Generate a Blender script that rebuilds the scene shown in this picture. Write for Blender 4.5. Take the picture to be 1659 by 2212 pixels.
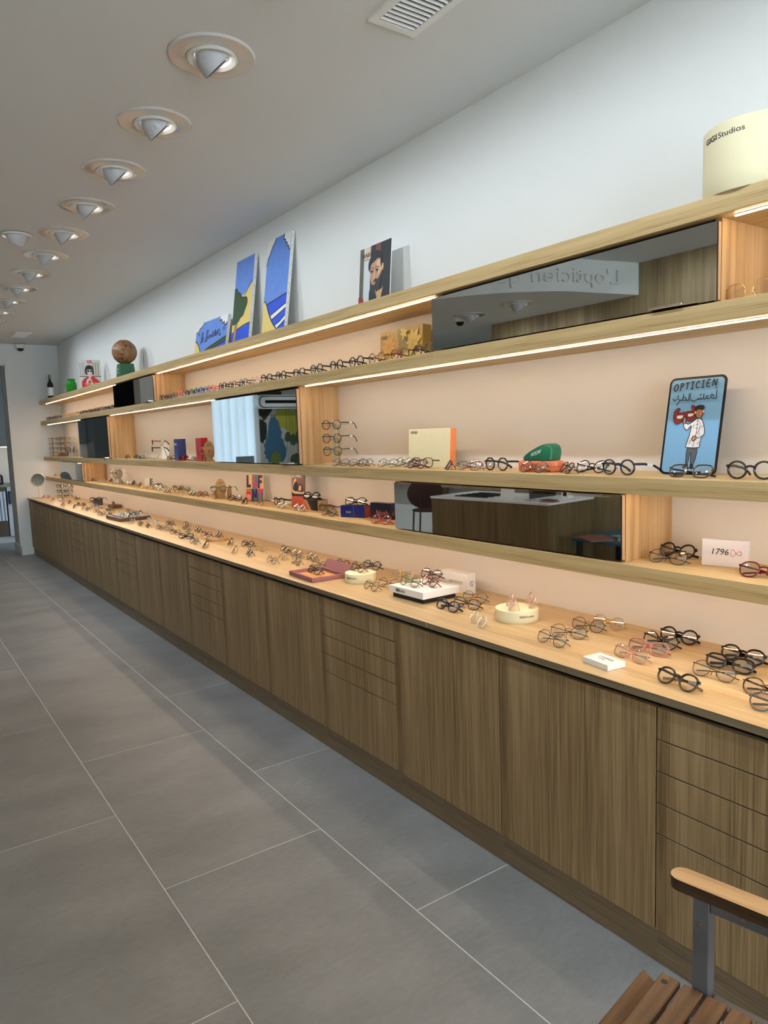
import bpy, bmesh, math, random
from mathutils import Vector, Matrix, Euler
random.seed(7)
PI = math.pi
sc = bpy.context.scene
for o in list(bpy.data.objects):
    bpy.data.objects.remove(o)
COL = sc.collection

# ------------------------------------------------------------------ camera
cd = bpy.data.cameras.new('camera')
cam = bpy.data.objects.new('camera', cd)
COL.objects.link(cam)
cd.sensor_fit = 'HORIZONTAL'; cd.sensor_width = 36.0
cd.lens = 1565.7 / 1659 * 36.0
cd.clip_start = 0.02; cd.clip_end = 100
r_ = Vector((0.8191799, -0.57250922, -0.03431462))
u_ = Vector((0.09005884, 0.06931255, 0.9935216))
b_ = -Vector((0.56642184, 0.81696326, -0.10833897))
cam.matrix_world = Matrix(((r_.x, u_.x, b_.x, 0), (r_.y, u_.y, b_.y, 0), (r_.z, u_.z, b_.z, 1.488), (0, 0, 0, 1)))
sc.camera = cam

# ------------------------------------------------------------------ world / exposure
w = bpy.data.worlds.new('daylight'); sc.world = w; w.use_nodes = True
bg = w.node_tree.nodes['Background']
bg.inputs[0].default_value = (0.76, 0.89, 1.0, 1); bg.inputs[1].default_value = 12.0
sc.view_settings.view_transform = 'Standard'; sc.view_settings.look = 'None'
sc.view_settings.gamma = 1.0; sc.view_settings.use_curve_mapping = False
sc.view_settings.exposure = 0.3
SPOT_W = 12.5          # watts of one ceiling spot
LED_S = 38.0           # radiance of the led strips
COOL = (0.84, 0.93, 1.0)
WARM = (1.0, 0.62, 0.36)

# ------------------------------------------------------------------ layout (metres)
XF = 1.875   # front of shelves
XW = 2.159   # wall
XC = 1.628   # front of counter top
XD = 1.640   # front of doors
YE = 10.85   # end wall
ZC = 0.779   # counter top
S1, S2, S3, S4 = 1.057, 1.328, 1.806, 2.082
TH = 0.052
HC = 2.831   # ceiling
YN = -1.9    # near end of the furniture (behind the camera)

# ------------------------------------------------------------------ materials
def mat(name, col=(.8, .8, .8), rough=.5, metal=0.0, spec=.5, emit=None, es=0, alpha=None, trans=0, coat=0, noise=0, nscale=30, bump=0):
    m = bpy.data.materials.new(name); m.use_nodes = True
    nt = m.node_tree; p = nt.nodes['Principled BSDF']
    p.inputs['Base Color'].default_value = (*col, 1)
    p.inputs['Roughness'].default_value = rough
    p.inputs['Metallic'].default_value = metal
    p.inputs['Specular IOR Level'].default_value = spec
    p.inputs['Transmission Weight'].default_value = trans
    p.inputs['Coat Weight'].default_value = coat
    if emit:
        p.inputs['Emission Color'].default_value = (*emit, 1); p.inputs['Emission Strength'].default_value = es
    if noise or bump:
        tc = nt.nodes.new('ShaderNodeTexCoord'); n = nt.nodes.new('ShaderNodeTexNoise')
        n.inputs['Scale'].default_value = nscale; n.inputs['Detail'].default_value = 5
        nt.links.new(tc.outputs['Object'], n.inputs['Vector'])
        if noise:
            r = nt.nodes.new('ShaderNodeValToRGB')
            r.color_ramp.elements[0].position = .3; r.color_ramp.elements[1].position = .7
            r.color_ramp.elements[0].color = (*[c * (1 - noise) for c in col], 1)
            r.color_ramp.elements[1].color = (*[min(1, c * (1 + noise)) for c in col], 1)
            nt.links.new(n.outputs['Fac'], r.inputs['Fac']); nt.links.new(r.outputs['Color'], p.inputs['Base Color'])
        if bump:
            b = nt.nodes.new('ShaderNodeBump'); b.inputs['Strength'].default_value = bump; b.inputs['Distance'].default_value = .002
            nt.links.new(n.outputs['Fac'], b.inputs['Height']); nt.links.new(b.outputs['Normal'], p.inputs['Normal'])
    return m

def oak(name, c_dark, c_mid, c_light, axis, rough=.45, fine=1.0, band=1.0):
    """oak veneer; axis = grain direction 0 x, 1 y, 2 z"""
    m = bpy.data.materials.new(name); m.use_nodes = True
    nt = m.node_tree; N = nt.nodes; L = nt.links; p = N['Principled BSDF']
    p.inputs['Roughness'].default_value = rough
    tc = N.new('ShaderNodeTexCoord')
    def layer(across, along, detail, dist=0):
        mp = N.new('ShaderNodeMapping'); s = [across] * 3; s[axis] = along
        mp.inputs['Scale'].default_value = s
        n = N.new('ShaderNodeTexNoise'); n.inputs['Scale'].default_value = 1
        n.inputs['Detail'].default_value = detail; n.inputs['Distortion'].default_value = dist
        n.inputs['Roughness'].default_value = .6
        L.new(tc.outputs['Object'], mp.inputs['Vector']); L.new(mp.outputs['Vector'], n.inputs['Vector'])
        return n
    a = layer(190 * fine, 3.0, 4, .3)
    b = layer(38 * band, 1.1, 3, .6)
    c = layer(9 * band, .5, 2, .8)
    mx = N.new('ShaderNodeMix'); mx.data_type = 'FLOAT'; mx.inputs[0].default_value = .42
    L.new(a.outputs['Fac'], mx.inputs[2]); L.new(b.outputs['Fac'], mx.inputs[3])
    my = N.new('ShaderNodeMix'); my.data_type = 'FLOAT'; my.inputs[0].default_value = .32
    L.new(mx.outputs[0], my.inputs[2]); L.new(c.outputs['Fac'], my.inputs[3])
    r = N.new('ShaderNodeValToRGB'); e = r.color_ramp.elements
    e[0].position = .40; e[0].color = (*c_dark, 1); e[1].position = .59; e[1].color = (*c_light, 1)
    k = e.new(.49); k.color = (*c_mid, 1)
    L.new(my.outputs[0], r.inputs['Fac']); L.new(r.outputs['Color'], p.inputs['Base Color'])
    bp = N.new('ShaderNodeBump'); bp.inputs['Strength'].default_value = .12; bp.inputs['Distance'].default_value = .001
    L.new(a.outputs['Fac'], bp.inputs['Height']); L.new(bp.outputs['Normal'], p.inputs['Normal'])
    return m

def tile_mat():
    m = bpy.data.materials.new('grey_porcelain_tile'); m.use_nodes = True
    nt = m.node_tree; N = nt.nodes; L = nt.links; p = N['Principled BSDF']
    tc = N.new('ShaderNodeTexCoord'); oi = N.new('ShaderNodeObjectInfo')
    add = N.new('ShaderNodeVectorMath'); add.operation = 'ADD'
    comb = N.new('ShaderNodeCombineXYZ'); mul = N.new('ShaderNodeMath'); mul.operation = 'MULTIPLY'; mul.inputs[1].default_value = 40
    L.new(oi.outputs['Random'], mul.inputs[0])
    L.new(mul.outputs[0], comb.inputs[2]); L.new(tc.outputs['Object'], add.inputs[0]); L.new(comb.outputs[0], add.inputs[1])
    def n(sc_, det, sx, sy):
        mp = N.new('ShaderNodeMapping'); mp.inputs['Scale'].default_value = (sx, sy, 1)
        t = N.new('ShaderNodeTexNoise'); t.inputs['Scale'].default_value = sc_; t.inputs['Detail'].default_value = det
        L.new(add.outputs[0], mp.inputs['Vector']); L.new(mp.outputs[0], t.inputs['Vector']); return t
    a = n(2.2, 5, 1, 1.7); b = n(30, 6, 1, 2.2)
    mx = N.new('ShaderNodeMix'); mx.data_type = 'FLOAT'; mx.inputs[0].default_value = .3
    L.new(a.outputs['Fac'], mx.inputs[2]); L.new(b.outputs['Fac'], mx.inputs[3])
    r = N.new('ShaderNodeValToRGB'); e = r.color_ramp.elements
    e[0].position = .34; e[0].color = (.228, .230, .230, 1); e[1].position = .68; e[1].color = (.340, .341, .338, 1)
    L.new(mx.outputs[0], r.inputs['Fac']); L.new(r.outputs['Color'], p.inputs['Base Color'])
    rr = N.new('ShaderNodeMapRange'); rr.inputs[3].default_value = .38; rr.inputs[4].default_value = .52
    L.new(b.outputs['Fac'], rr.inputs[0]); L.new(rr.outputs[0], p.inputs['Roughness'])
    bp = N.new('ShaderNodeBump'); bp.inputs['Strength'].default_value = .08; bp.inputs['Distance'].default_value = .001
    L.new(b.outputs['Fac'], bp.inputs['Height']); L.new(bp.outputs['Normal'], p.inputs['Normal'])
    return m

def lens_mat(name, tint, gloss=.10, rough=.015):
    m = bpy.data.materials.new(name); m.use_nodes = True
    nt = m.node_tree; N = nt.nodes; L = nt.links
    N.remove(N['Principled BSDF']); out = N['Material Output']
    t = N.new('ShaderNodeBsdfTransparent'); t.inputs[0].default_value = (*tint, 1)
    g = N.new('ShaderNodeBsdfGlossy'); g.inputs['Roughness'].default_value = rough
    f = N.new('ShaderNodeFresnel'); f.inputs['IOR'].default_value = 1.55
    ad = N.new('ShaderNodeMath'); ad.operation = 'MULTIPLY_ADD'; ad.use_clamp = True
    ad.inputs[1].default_value = .9; ad.inputs[2].default_value = gloss
    L.new(f.outputs[0], ad.inputs[0])
    x = N.new('ShaderNodeMixShader'); L.new(ad.outputs[0], x.inputs[0]); L.new(t.outputs[0], x.inputs[1]); L.new(g.outputs[0], x.inputs[2])
    L.new(x.outputs[0], out.inputs['Surface'])
    return m

def plastic_clear(name, col, fac):
    """crystal acetate: mostly transparent with a glossy coat"""
    m = bpy.data.materials.new(name); m.use_nodes = True
    nt = m.node_tree; N = nt.nodes; L = nt.links; p = N['Principled BSDF']
    p.inputs['Base Color'].default_value = (*col, 1); p.inputs['Roughness'].default_value = .08
    t = N.new('ShaderNodeBsdfTransparent'); t.inputs[0].default_value = (*[min(1, c * .5 + .5) for c in col], 1)
    x = N.new('ShaderNodeMixShader'); x.inputs[0].default_value = fac
    L.new(t.outputs[0], x.inputs[1]); L.new(p.outputs[0], x.inputs[2]); L.new(x.outputs[0], N['Material Output'].inputs['Surface'])
    return m

def tort_mat(name, c1, c2, sc_=90, pos=.5):
    m = bpy.data.materials.new(name); m.use_nodes = True
    nt = m.node_tree; N = nt.nodes; L = nt.links; p = N['Principled BSDF']; p.inputs['Roughness'].default_value = .15
    tc = N.new('ShaderNodeTexCoord'); n = N.new('ShaderNodeTexNoise'); n.inputs['Scale'].default_value = sc_; n.inputs['Detail'].default_value = 2
    r = N.new('ShaderNodeValToRGB'); r.color_ramp.elements[0].position = pos - .07; r.color_ramp.elements[1].position = pos + .12
    r.color_ramp.elements[0].color = (*c1, 1); r.color_ramp.elements[1].color = (*c2, 1)
    L.new(tc.outputs['Object'], n.inputs['Vector']); L.new(n.outputs['Fac'], r.inputs['Fac']); L.new(r.outputs['Color'], p.inputs['Base Color'])
    return m

M = {}
M['wall'] = mat('white_wall_paint', (.755, .775, .775), .9, bump=.25, nscale=260)
M['niche'] = mat('warm_white_laminate', (.80, .755, .72), .7, bump=.05, nscale=400)
M['ceil'] = mat('ceiling_paint', (.68, .695, .71), .95, bump=.3, nscale=300)
M['trim'] = mat('white_gloss_paint', (.78, .79, .78), .45)
M['tile'] = tile_mat()
M['grout'] = mat('pale_grout', (.78, .77, .74), .9, noise=.1, nscale=60)
M['oak_front'] = oak('oak_shelf_front', (.38, .255, .11), (.55, .385, .175), (.64, .47, .235), 1, .5)
M['oak_top'] = oak('oak_counter_top', (.47, .31, .14), (.60, .415, .20), (.69, .50, .27), 1, .30)
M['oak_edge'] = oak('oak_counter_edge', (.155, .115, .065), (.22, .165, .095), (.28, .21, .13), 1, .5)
M['oak_door'] = oak('oak_door_veneer', (.170, .100, .040), (.31, .196, .088), (.43, .288, .145), 2, .55)
M['oak_plinth'] = oak('oak_plinth', (.14, .088, .045), (.215, .145, .078), (.29, .205, .12), 1, .5)
M['oak_panel'] = oak('oak_side_panel', (.36, .205, .085), (.52, .31, .135), (.61, .39, .19), 2, .5)
M['oak_wall'] = oak('oak_wall_panelling', (.20, .145, .075), (.30, .225, .12), (.39, .30, .17), 2, .55)
M['oak_desk'] = oak('oak_desk_front', (.11, .068, .028), (.17, .11, .048), (.23, .155, .075), 2, .55)
M['oak_edgez'] = oak('oak_door_edge', (.42, .24, .12), (.52, .31, .165), (.60, .38, .21), 2, .5)
M['gap'] = mat('recess_shade_black', (.006, .005, .004), .9)  # near-black that puts shade into gaps and recesses
M['seam'] = mat('painted_edge_highlight', (.34, .26, .16), .5)  # paler tone paints a thin highlight along the drawer front tops
M['mirror'] = mat('grey_mirror', (.54, .55, .53), .015, metal=1)
M['mirror_b'] = mat('silver_mirror', (.30, .33, .33), .02, metal=1)
M['chrome'] = mat('chrome', (.75, .75, .76), .12, metal=1)
M['steel'] = mat('brushed_steel', (.55, .56, .58), .3, metal=1)
M['led'] = mat('led_diffuser', (1, 1, 1), .5, emit=(1.0, .76, .53), es=LED_S)
M['lampglow'] = mat('lamp_reflector_glow', (1, 1, 1), .4, emit=(1, .96, .9), es=10)
M['lampshell'] = mat('lamp_shell_grey', (.50, .51, .53), .5)
M['lampin'] = mat('lamp_inside_black', (.02, .02, .025), .3)
M['ring'] = mat('lamp_trim_white', (.72, .70, .66), .45)
M['disc'] = mat('lamp_cover_disc_gloss', (.58, .57, .56), .10, coat=.8)
M['white'] = mat('white_lacquer', (.86, .85, .84), .4)
M['black'] = mat('black_plastic', (.010, .010, .011), .25)
M['blackmat'] = mat('black_card', (.015, .015, .017), .7)
M['cream'] = mat('cream_card', (.82, .75, .50), .6, noise=.02, nscale=15)
M['ink'] = mat('black_ink', (.012, .012, .014), .5)
M['inkw'] = mat('white_ink', (.85, .85, .85), .5)
M['paperw'] = mat('white_paper', (.84, .84, .82), .6)
M['sky'] = mat('paint_sky_blue', (.13, .27, .72), .55, noise=.06, nscale=20)
M['sea'] = mat('paint_deep_blue', (.012, .085, .70), .5)
M['sand'] = mat('paint_sand_yellow', (.78, .60, .18), .55, noise=.03, nscale=30)
M['green'] = mat('paint_dark_green', (.035, .085, .028), .6)
M['trunk'] = mat('paint_trunk_brown', (.46, .23, .11), .6)
M['canvas'] = mat('canvas_edge', (.76, .76, .74), .8, bump=.2, nscale=500)
M['staple'] = mat('canvas_tack', (.05, .05, .05), .5)

M['lens'] = lens_mat('clear_demo_lens', (.96, .97, .96), .13)
M['sunlens'] = lens_mat('dark_sun_lens', (.10, .09, .09), .10)
FR = {
 'black': mat('acetate_black', (.008, .008, .010), .12),
 'tort': tort_mat('acetate_tortoise', (.025, .010, .006), (.38, .17, .04)),
 'speckle': tort_mat('acetate_speckle', (.015, .02, .015), (.55, .55, .45), 160, .5),
 'brown': mat('acetate_brown', (.085, .035, .018), .18),
 'pink': mat('acetate_rose', (.60, .24, .20), .2),
 'red': mat('acetate_red', (.55, .03, .02), .2),
 'burgundy': mat('acetate_burgundy', (.16, .008, .018), .15),
 'gold': mat('metal_gold', (.78, .57, .24), .2, metal=1),
 'silver': mat('metal_silver', (.72, .72, .72), .2, metal=1),
 'gun': mat('metal_gunmetal', (.07, .065, .07), .25, metal=.8),
 'goldblack': mat('metal_gold_brown', (.16, .11, .05), .25, metal=.8),
 'clear': plastic_clear('acetate_crystal', (.95, .93, .85), .45),
 'clearpink': plastic_clear('acetate_crystal_rose', (.92, .68, .58), .5),
 'amber': plastic_clear('acetate_amber', (.90, .62, .16), .6),
 'green': mat('acetate_green', (.02, .09, .06), .2),
 'olive': mat('acetate_olive', (.22, .25, .10), .2),
 'blue': mat('acetate_blue', (.03, .08, .28), .2),
 'navy': mat('acetate_navy', (.008, .014, .04), .15),
 'orange': mat('acetate_orange', (.85, .16, .05), .25),
 'purple': mat('acetate_plum', (.09, .03, .05), .2),
 'grey': mat('acetate_smoke_grey', (.13, .13, .13), .2),
}
def two_tone():
    m = bpy.data.materials.new('acetate_black_to_crystal'); m.use_nodes = True
    nt = m.node_tree; N = nt.nodes; L = nt.links; p = N['Principled BSDF']
    p.inputs['Base Color'].default_value = (.008, .008, .01, 1); p.inputs['Roughness'].default_value = .12
    t = N.new('ShaderNodeBsdfTransparent'); t.inputs[0].default_value = (.75, .75, .73, 1)
    tc = N.new('ShaderNodeTexCoord'); sp = N.new('ShaderNodeSeparateXYZ'); mr = N.new('ShaderNodeMapRange')
    mr.inputs[1].default_value = .012; mr.inputs[2].default_value = .026; mr.inputs[3].default_value = .35; mr.inputs[4].default_value = 1
    L.new(tc.outputs['Object'], sp.inputs[0]); L.new(sp.outputs['Z'], mr.inputs[0])
    x = N.new('ShaderNodeMixShader'); L.new(mr.outputs[0], x.inputs[0]); L.new(t.outputs[0], x.inputs[1]); L.new(p.outputs[0], x.inputs[2])
    L.new(x.outputs[0], N['Material Output'].inputs['Surface']); return m
FR['blackclear'] = two_tone()
_cc = {}
def cm(rgb, rough=.5, noise=0):
    k = (rgb, rough)
    if k not in _cc:
        _cc[k] = mat('print_colour', rgb, rough)
    return _cc[k]

# ------------------------------------------------------------------ mesh helpers
class MB:
    def __init__(s): s.v = []; s.f = []; s.m = []
    def add(s, vs, fs, mi=0):
        o = len(s.v); s.v += [tuple(v) for v in vs]
        for f in fs: s.f.append([i + o for i in f]); s.m.append(mi)
        return s
    def box(s, x0, x1, y0, y1, z0, z1, mi=0):
        v = [(x0, y0, z0), (x1, y0, z0), (x1, y1, z0), (x0, y1, z0), (x0, y0, z1), (x1, y0, z1), (x1, y1, z1), (x0, y1, z1)]
        return s.add(v, [(0, 3, 2, 1), (4, 5, 6, 7), (0, 1, 5, 4), (1, 2, 6, 5), (2, 3, 7, 6), (3, 0, 4, 7)], mi)
    def cbox(s, x0, x1, y0, y1, z0, z1, c=.002, mi=0):
        """box with chamfered edges"""
        vs = []
        for ix, x in ((0, x0), (1, x1)):
            for iy, y in ((0, y0), (1, y1)):
                for iz, z in ((0, z0), (1, z1)):
                    sx = c if ix == 0 else -c; sy = c if iy == 0 else -c; sz = c if iz == 0 else -c
                    vs += [(x, y + sy, z + sz), (x + sx, y, z + sz), (x + sx, y + sy, z)]
        ix = lambda a, b, d, k: (a * 4 + b * 2 + d) * 3 + k
        F = []
        for a in (0, 1):
            q = [ix(a, 0, 0, 0), ix(a, 1, 0, 0), ix(a, 1, 1, 0), ix(a, 0, 1, 0)]; F.append(q if a else q[::-1])
            q = [ix(0, a, 0, 1), ix(1, a, 0, 1), ix(1, a, 1, 1), ix(0, a, 1, 1)]; F.append(q[::-1] if a else q)
            q = [ix(0, 0, a, 2), ix(1, 0, a, 2), ix(1, 1, a, 2), ix(0, 1, a, 2)]; F.append(q if a else q[::-1])
        for a in (0, 1):
            for b in (0, 1):
                F.append([ix(a, b, 0, 0), ix(a, b, 1, 0), ix(a, b, 1, 1), ix(a, b, 0, 1)])
                F.append([ix(a, 0, b, 0), ix(a, 1, b, 0), ix(a, 1, b, 2), ix(a, 0, b, 2)])
                F.append([ix(0, a, b, 1), ix(1, a, b, 1), ix(1, a, b, 2), ix(0, a, b, 2)])
                for d in (0, 1):
                    F.append([ix(a, b, d, 0), ix(a, b, d, 1), ix(a, b, d, 2)])
        return s.add(vs, F, mi)
    def tube(s, pts, r, seg=6, closed=False, mi=0, rh=None, up=(0, 0, 1), cap=True):
        P = [Vector(p) for p in pts]; n = len(P); rh = r if rh is None else rh
        rr = r if isinstance(r, (list, tuple)) else [r] * n
        hh = rh if isinstance(rh, (list, tuple)) else [rh] * n
        U = Vector(up); vs = []
        for i, p in enumerate(P):
            if closed: t = P[(i + 1) % n] - P[i - 1]
            else: t = P[min(i + 1, n - 1)] - P[max(i - 1, 0)]
            if t.length < 1e-9: t = Vector((1, 0, 0))
            t.normalize(); a = t.cross(U)
            if a.length < 1e-4: a = t.cross(Vector((0, 1, 0)) if abs(t.y) < .9 else Vector((1, 0, 0)))
            a.normalize(); b = a.cross(t)
            for k in range(seg):
                an = 2 * PI * (k + .5) / seg
                vs.append(p + a * math.cos(an) * rr[i] + b * math.sin(an) * hh[i])
        fs = []
        for i in range(n if closed else n - 1):
            j = (i + 1) % n
            for k in range(seg):
                l = (k + 1) % seg
                fs.append((i * seg + k, i * seg + l, j * seg + l, j * seg + k))
        if not closed and cap:
            fs.append(tuple(range(seg))[::-1]); fs.append(tuple((n - 1) * seg + k for k in range(seg)))
        return s.add(vs, fs, mi)
    def lathe(s, prof, seg=24, mi=0, c=(0, 0, 0), cap=True):
        vs = []; fs = []
        for r, z in prof:
            for k in range(seg):
                a = 2 * PI * k / seg; vs.append((c[0] + r * math.cos(a), c[1] + r * math.sin(a), c[2] + z))
        n = len(prof)
        for i in range(n - 1):
            for k in range(seg):
                l = (k + 1) % seg; fs.append((i * seg + k, i * seg + l, (i + 1) * seg + l, (i + 1) * seg + k))
        if cap:
            if prof[0][0] > 1e-5: fs.append(tuple(range(seg))[::-1])
            if prof[-1][0] > 1e-5: fs.append(tuple((n - 1) * seg + k for k in range(seg)))
        return s.add(vs, fs, mi)
    def rings(s, R, mi=0, cap0=True, cap1=True):
        n = len(R[0]); vs = [p for r in R for p in r]; fs = []
        for i in range(len(R) - 1):
            for k in range(n):
                l = (k + 1) % n; fs.append((i * n + k, i * n + l, (i + 1) * n + l, (i + 1) * n + k))
        if cap0: fs.append(tuple(range(n))[::-1])
        if cap1: fs.append(tuple((len(R) - 1) * n + k for k in range(n)))
        return s.add(vs, fs, mi)
    def mesh(s, name, mats, smooth=False, auto=None):
        me = bpy.data.meshes.new(name); me.from_pydata(s.v, [], s.f)
        for m in (mats if isinstance(mats, (list, tuple)) else [mats]): me.materials.append(m)
        me.polygons.foreach_set('material_index', s.m)
        if smooth:
            me.polygons.foreach_set('use_smooth', [True] * len(me.polygons))
        me.update()
        if smooth and auto is not None:
            me.set_sharp_from_angle(angle=math.radians(auto))
        return me
    def build(s, name, mats, parent=None, smooth=False, auto=35, fix=False):
        me = s.mesh(name, mats, smooth, auto)
        if fix:
            bm = bmesh.new(); bm.from_mesh(me); bmesh.ops.recalc_face_normals(bm, faces=bm.faces); bm.to_mesh(me); bm.free()
        return link(name, me, parent)

def link(name, me, parent=None):
    o = bpy.data.objects.new(name, me); COL.objects.link(o)
    if parent is not None: o.parent = parent
    return o
def tag(o, label, cat, group=None, kind=None):
    o['label'] = label; o['category'] = cat
    if group: o['group'] = group
    if kind: o['kind'] = kind
    return o
def thing(name, label, cat, loc=(0, 0, 0), rz=0, group=None, rx=0):
    o = bpy.data.objects.new(name, None); COL.objects.link(o)
    o.empty_display_size = .05
    o.location = loc; o.rotation_euler = (rx, 0, rz)
    return tag(o, label, cat, group)
def struct(o): o['kind'] = 'structure'; return o
def copy_tree(src, parent=None):
    c = src.copy(); COL.objects.link(c)
    if parent is not None: c.parent = parent
    for ch in src.children: copy_tree(ch, c)
    return c
AISLE = -PI / 2      # rotation that makes a thing face the aisle

_font = None
def text_mesh(txt, size, ext=0.0003, bold=0.0):
    cu = bpy.data.curves.new('t', 'FONT'); cu.body = txt; cu.size = size; cu.extrude = ext; cu.offset = bold
    cu.resolution_u = 3
    o = bpy.data.objects.new('t', cu); COL.objects.link(o)
    dg = bpy.context.evaluated_depsgraph_get(); dg.update()
    me = bpy.data.meshes.new_from_object(o.evaluated_get(dg))
    bpy.data.objects.remove(o); bpy.data.curves.remove(cu)
    return me
def text(txt, size, m, parent, loc, wd=None, up=(0, 0, 1), right=(1, 0, 0), bold=0, name='lettering', curve_r=None, shear=0):
    """flat lettering; local x = right, local y = up. wd squeezes it to that width"""
    me = text_mesh(txt, size, .0002, bold)
    xs = [v.co.x for v in me.vertices]; x0, x1 = min(xs), max(xs)
    k = (wd / (x1 - x0)) if wd else 1
    R = Vector(right); U = Vector(up); Nn = R.cross(U)
    for v in me.vertices:
        x, y, z = (v.co.x - x0) * k + v.co.y * shear, v.co.y, v.co.z
        if curve_r:
            a = x / curve_r; v.co = (curve_r * math.sin(a), -(curve_r * math.cos(a)) - z, y)   # wraps a drum, front = -y
        else:
            v.co = R * x + U * y + Nn * z
    me.materials.clear(); me.materials.append(m)
    o = link(name, me, parent); o.location = loc; return o

class Print:
    """layered flat shapes in panel coordinates (x right, z up), facing -y at y = y0"""
    def __init__(s, y0=-.0003, w=1, h=1): s.mb = MB(); s.mats = []; s.y = y0; s.w = w; s.h = h
    def mi(s, m):
        if m not in s.mats: s.mats.append(m)
        return s.mats.index(m)
    def poly(s, pts, m):
        s.mb.add([(x * s.w, s.y, z * s.h) for x, z in pts], [tuple(range(len(pts)))], s.mi(m)); s.y -= .00012; return s
    def rect(s, x0, x1, z0, z1, m): return s.poly([(x0, z0), (x1, z0), (x1, z1), (x0, z1)], m)
    def ell(s, cx, cz, rx, rz, m, a0=0, a1=360, n=20):
        return s.poly([(cx + rx * math.cos(math.radians(a0 + (a1 - a0) * k / n)), cz + rz * math.sin(math.radians(a0 + (a1 - a0) * k / n))) for k in range(n + (0 if a1 - a0 == 360 else 1))], m)
    def stroke(s, pts, wd, m, closed=False):
        """wd in metres"""
        P = [Vector((x * s.w, z * s.h)) for x, z in pts]; n = len(P); L = []; R = []
        for i in range(n):
            if closed: t = P[(i + 1) % n] - P[i - 1]
            else: t = P[min(i + 1, n - 1)] - P[max(i - 1, 0)]
            if t.length < 1e-9: t = Vector((1, 0))
            t.normalize(); q = Vector((-t.y, t.x)) * wd / 2
            L.append(P[i] + q); R.append(P[i] - q)
        vs = [(p.x, s.y, p.y) for p in L + R]; fs = []
        for i in range(n if closed else n - 1):
            j = (i + 1) % n; fs.append((n + i, n + j, j, i))
        s.mb.add(vs, fs, s.mi(m)); s.y -= .00012; return s
    def build(s, parent, name='printed_design'):
        return s.mb.build(name, s.mats, parent)
def smooth_pts(P, k=4, closed=False):
    """Catmull-Rom through the points"""
    out = []; n = len(P)
    rng = range(n if closed else n - 1)
    for i in rng:
        g = lambda j: P[j % n] if closed else P[max(0, min(n - 1, j))]
        p0, p1, p2, p3 = g(i - 1), g(i), g(i + 1), g(i + 2)
        for q in range(k):
            t = q / k
            out.append(tuple(.5 * ((2 * p1[d]) + (-p0[d] + p2[d]) * t + (2 * p0[d] - 5 * p1[d] + 4 * p2[d] - p3[d]) * t * t + (-p0[d] + 3 * p1[d] - 3 * p2[d] + p3[d]) * t ** 3) for d in range(2)))
    if not closed: out.append(tuple(P[-1]))
    return out

# ================================================================== LIGHTS OF THE SHOP + CEILING SPOTS
def spot_light(loc, target, watts, size=114, blend=.65, col=COOL, parent=None):
    l = bpy.data.lights.new('spot_beam', 'SPOT'); l.energy = watts; l.color = col
    l.spot_size = math.radians(size); l.spot_blend = blend; l.shadow_soft_size = .02
    o = bpy.data.objects.new('spot_beam', l); COL.objects.link(o)
    d = Vector(target) - Vector(loc)
    o.rotation_euler = d.to_track_quat('-Z', 'Y').to_euler(); o.location = loc
    return o

def spot_meshes(sgn=1):
    """eyeball spot: annular gloss cover, white trim ring, bullet-shaped shade cut open towards sgn*x"""
    me = {}
    b = MB(); b.lathe([(.150, 0), (.151, -.004), (.146, -.008), (.115, -.007), (.092, -.010), (.086, -.006), (.086, 0)], 48, cap=False)
    me['cover_disc'] = b.mesh('cover_disc', M['disc'], True, 40)
    b = MB(); b.lathe([(.088, -.0065), (.090, -.014), (.083, -.018), (.066, -.012), (.063, -.001)], 40, cap=False)
    me['trim_ring'] = b.mesh('trim_ring', M['ring'], True, 40)
    n = 36; d = Vector((.707 * sgn, 0, -.707)).normalized(); e1 = Vector((0, 1, 0)); e2 = d.cross(e1) * sgn
    cen = Vector((.018 * sgn, 0, -.038)); R = []
    def ring(t, shrink=1.0, off=0.0):
        out = []
        for k in range(n):
            a = 2 * PI * k / n
            top = Vector((.058 * math.cos(a) * sgn, .058 * math.sin(a), -.002))
            rim = cen + (e2 * math.cos(a) + e1 * math.sin(a)) * .0560
            if (rim - cen).dot(Vector((sgn, 0, 0))) * math.cos(a) < 0: pass
            p = top.lerp(rim, t); bul = math.sin(PI * t) * .007
            q = (p - Vector((0, 0, -.02))); q = q.normalized() * bul if q.length > 0 else q
            p = p + q
            if shrink != 1.0: p = cen + (p - cen) * shrink - d * off
            out.append(p)
        return out
    b = MB(); b.rings([ring(t) for t in (0, .2, .4, .6, .8, .93, 1.0)] + [ring(1.0, .965)], cap0=False, cap1=False)
    me['shade'] = b.mesh('shade', M['lampshell'], True, 50)
    b = MB(); b.rings([ring(1.0, .965), ring(1.0, .80, .012), ring(1.0, .62, .016)], cap0=False, cap1=False)
    me['inner_baffle'] = b.mesh('inner_baffle', M['lampin'], True, 50)
    b = MB(); b.add(ring(1.0, .62, .016), [tuple(range(n))])
    me['reflector'] = b.mesh('reflector', M['lampglow'])
    return me, cen, d
SM = {1: spot_meshes(1), -1: spot_meshes(-1)}
ordn = ['first', 'second', 'third', 'fourth', 'fifth', 'sixth', 'seventh', 'eighth', 'ninth', 'tenth', 'eleventh', 'twelfth', 'thirteenth', 'fourteenth', 'fifteenth', 'sixteenth',
        'seventeenth', 'eighteenth', 'nineteenth', 'twentieth', 'twenty-first', 'twenty-second', 'twenty-third', 'twenty-fourth', 'twenty-fifth', 'twenty-sixth', 'twenty-seventh']
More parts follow.
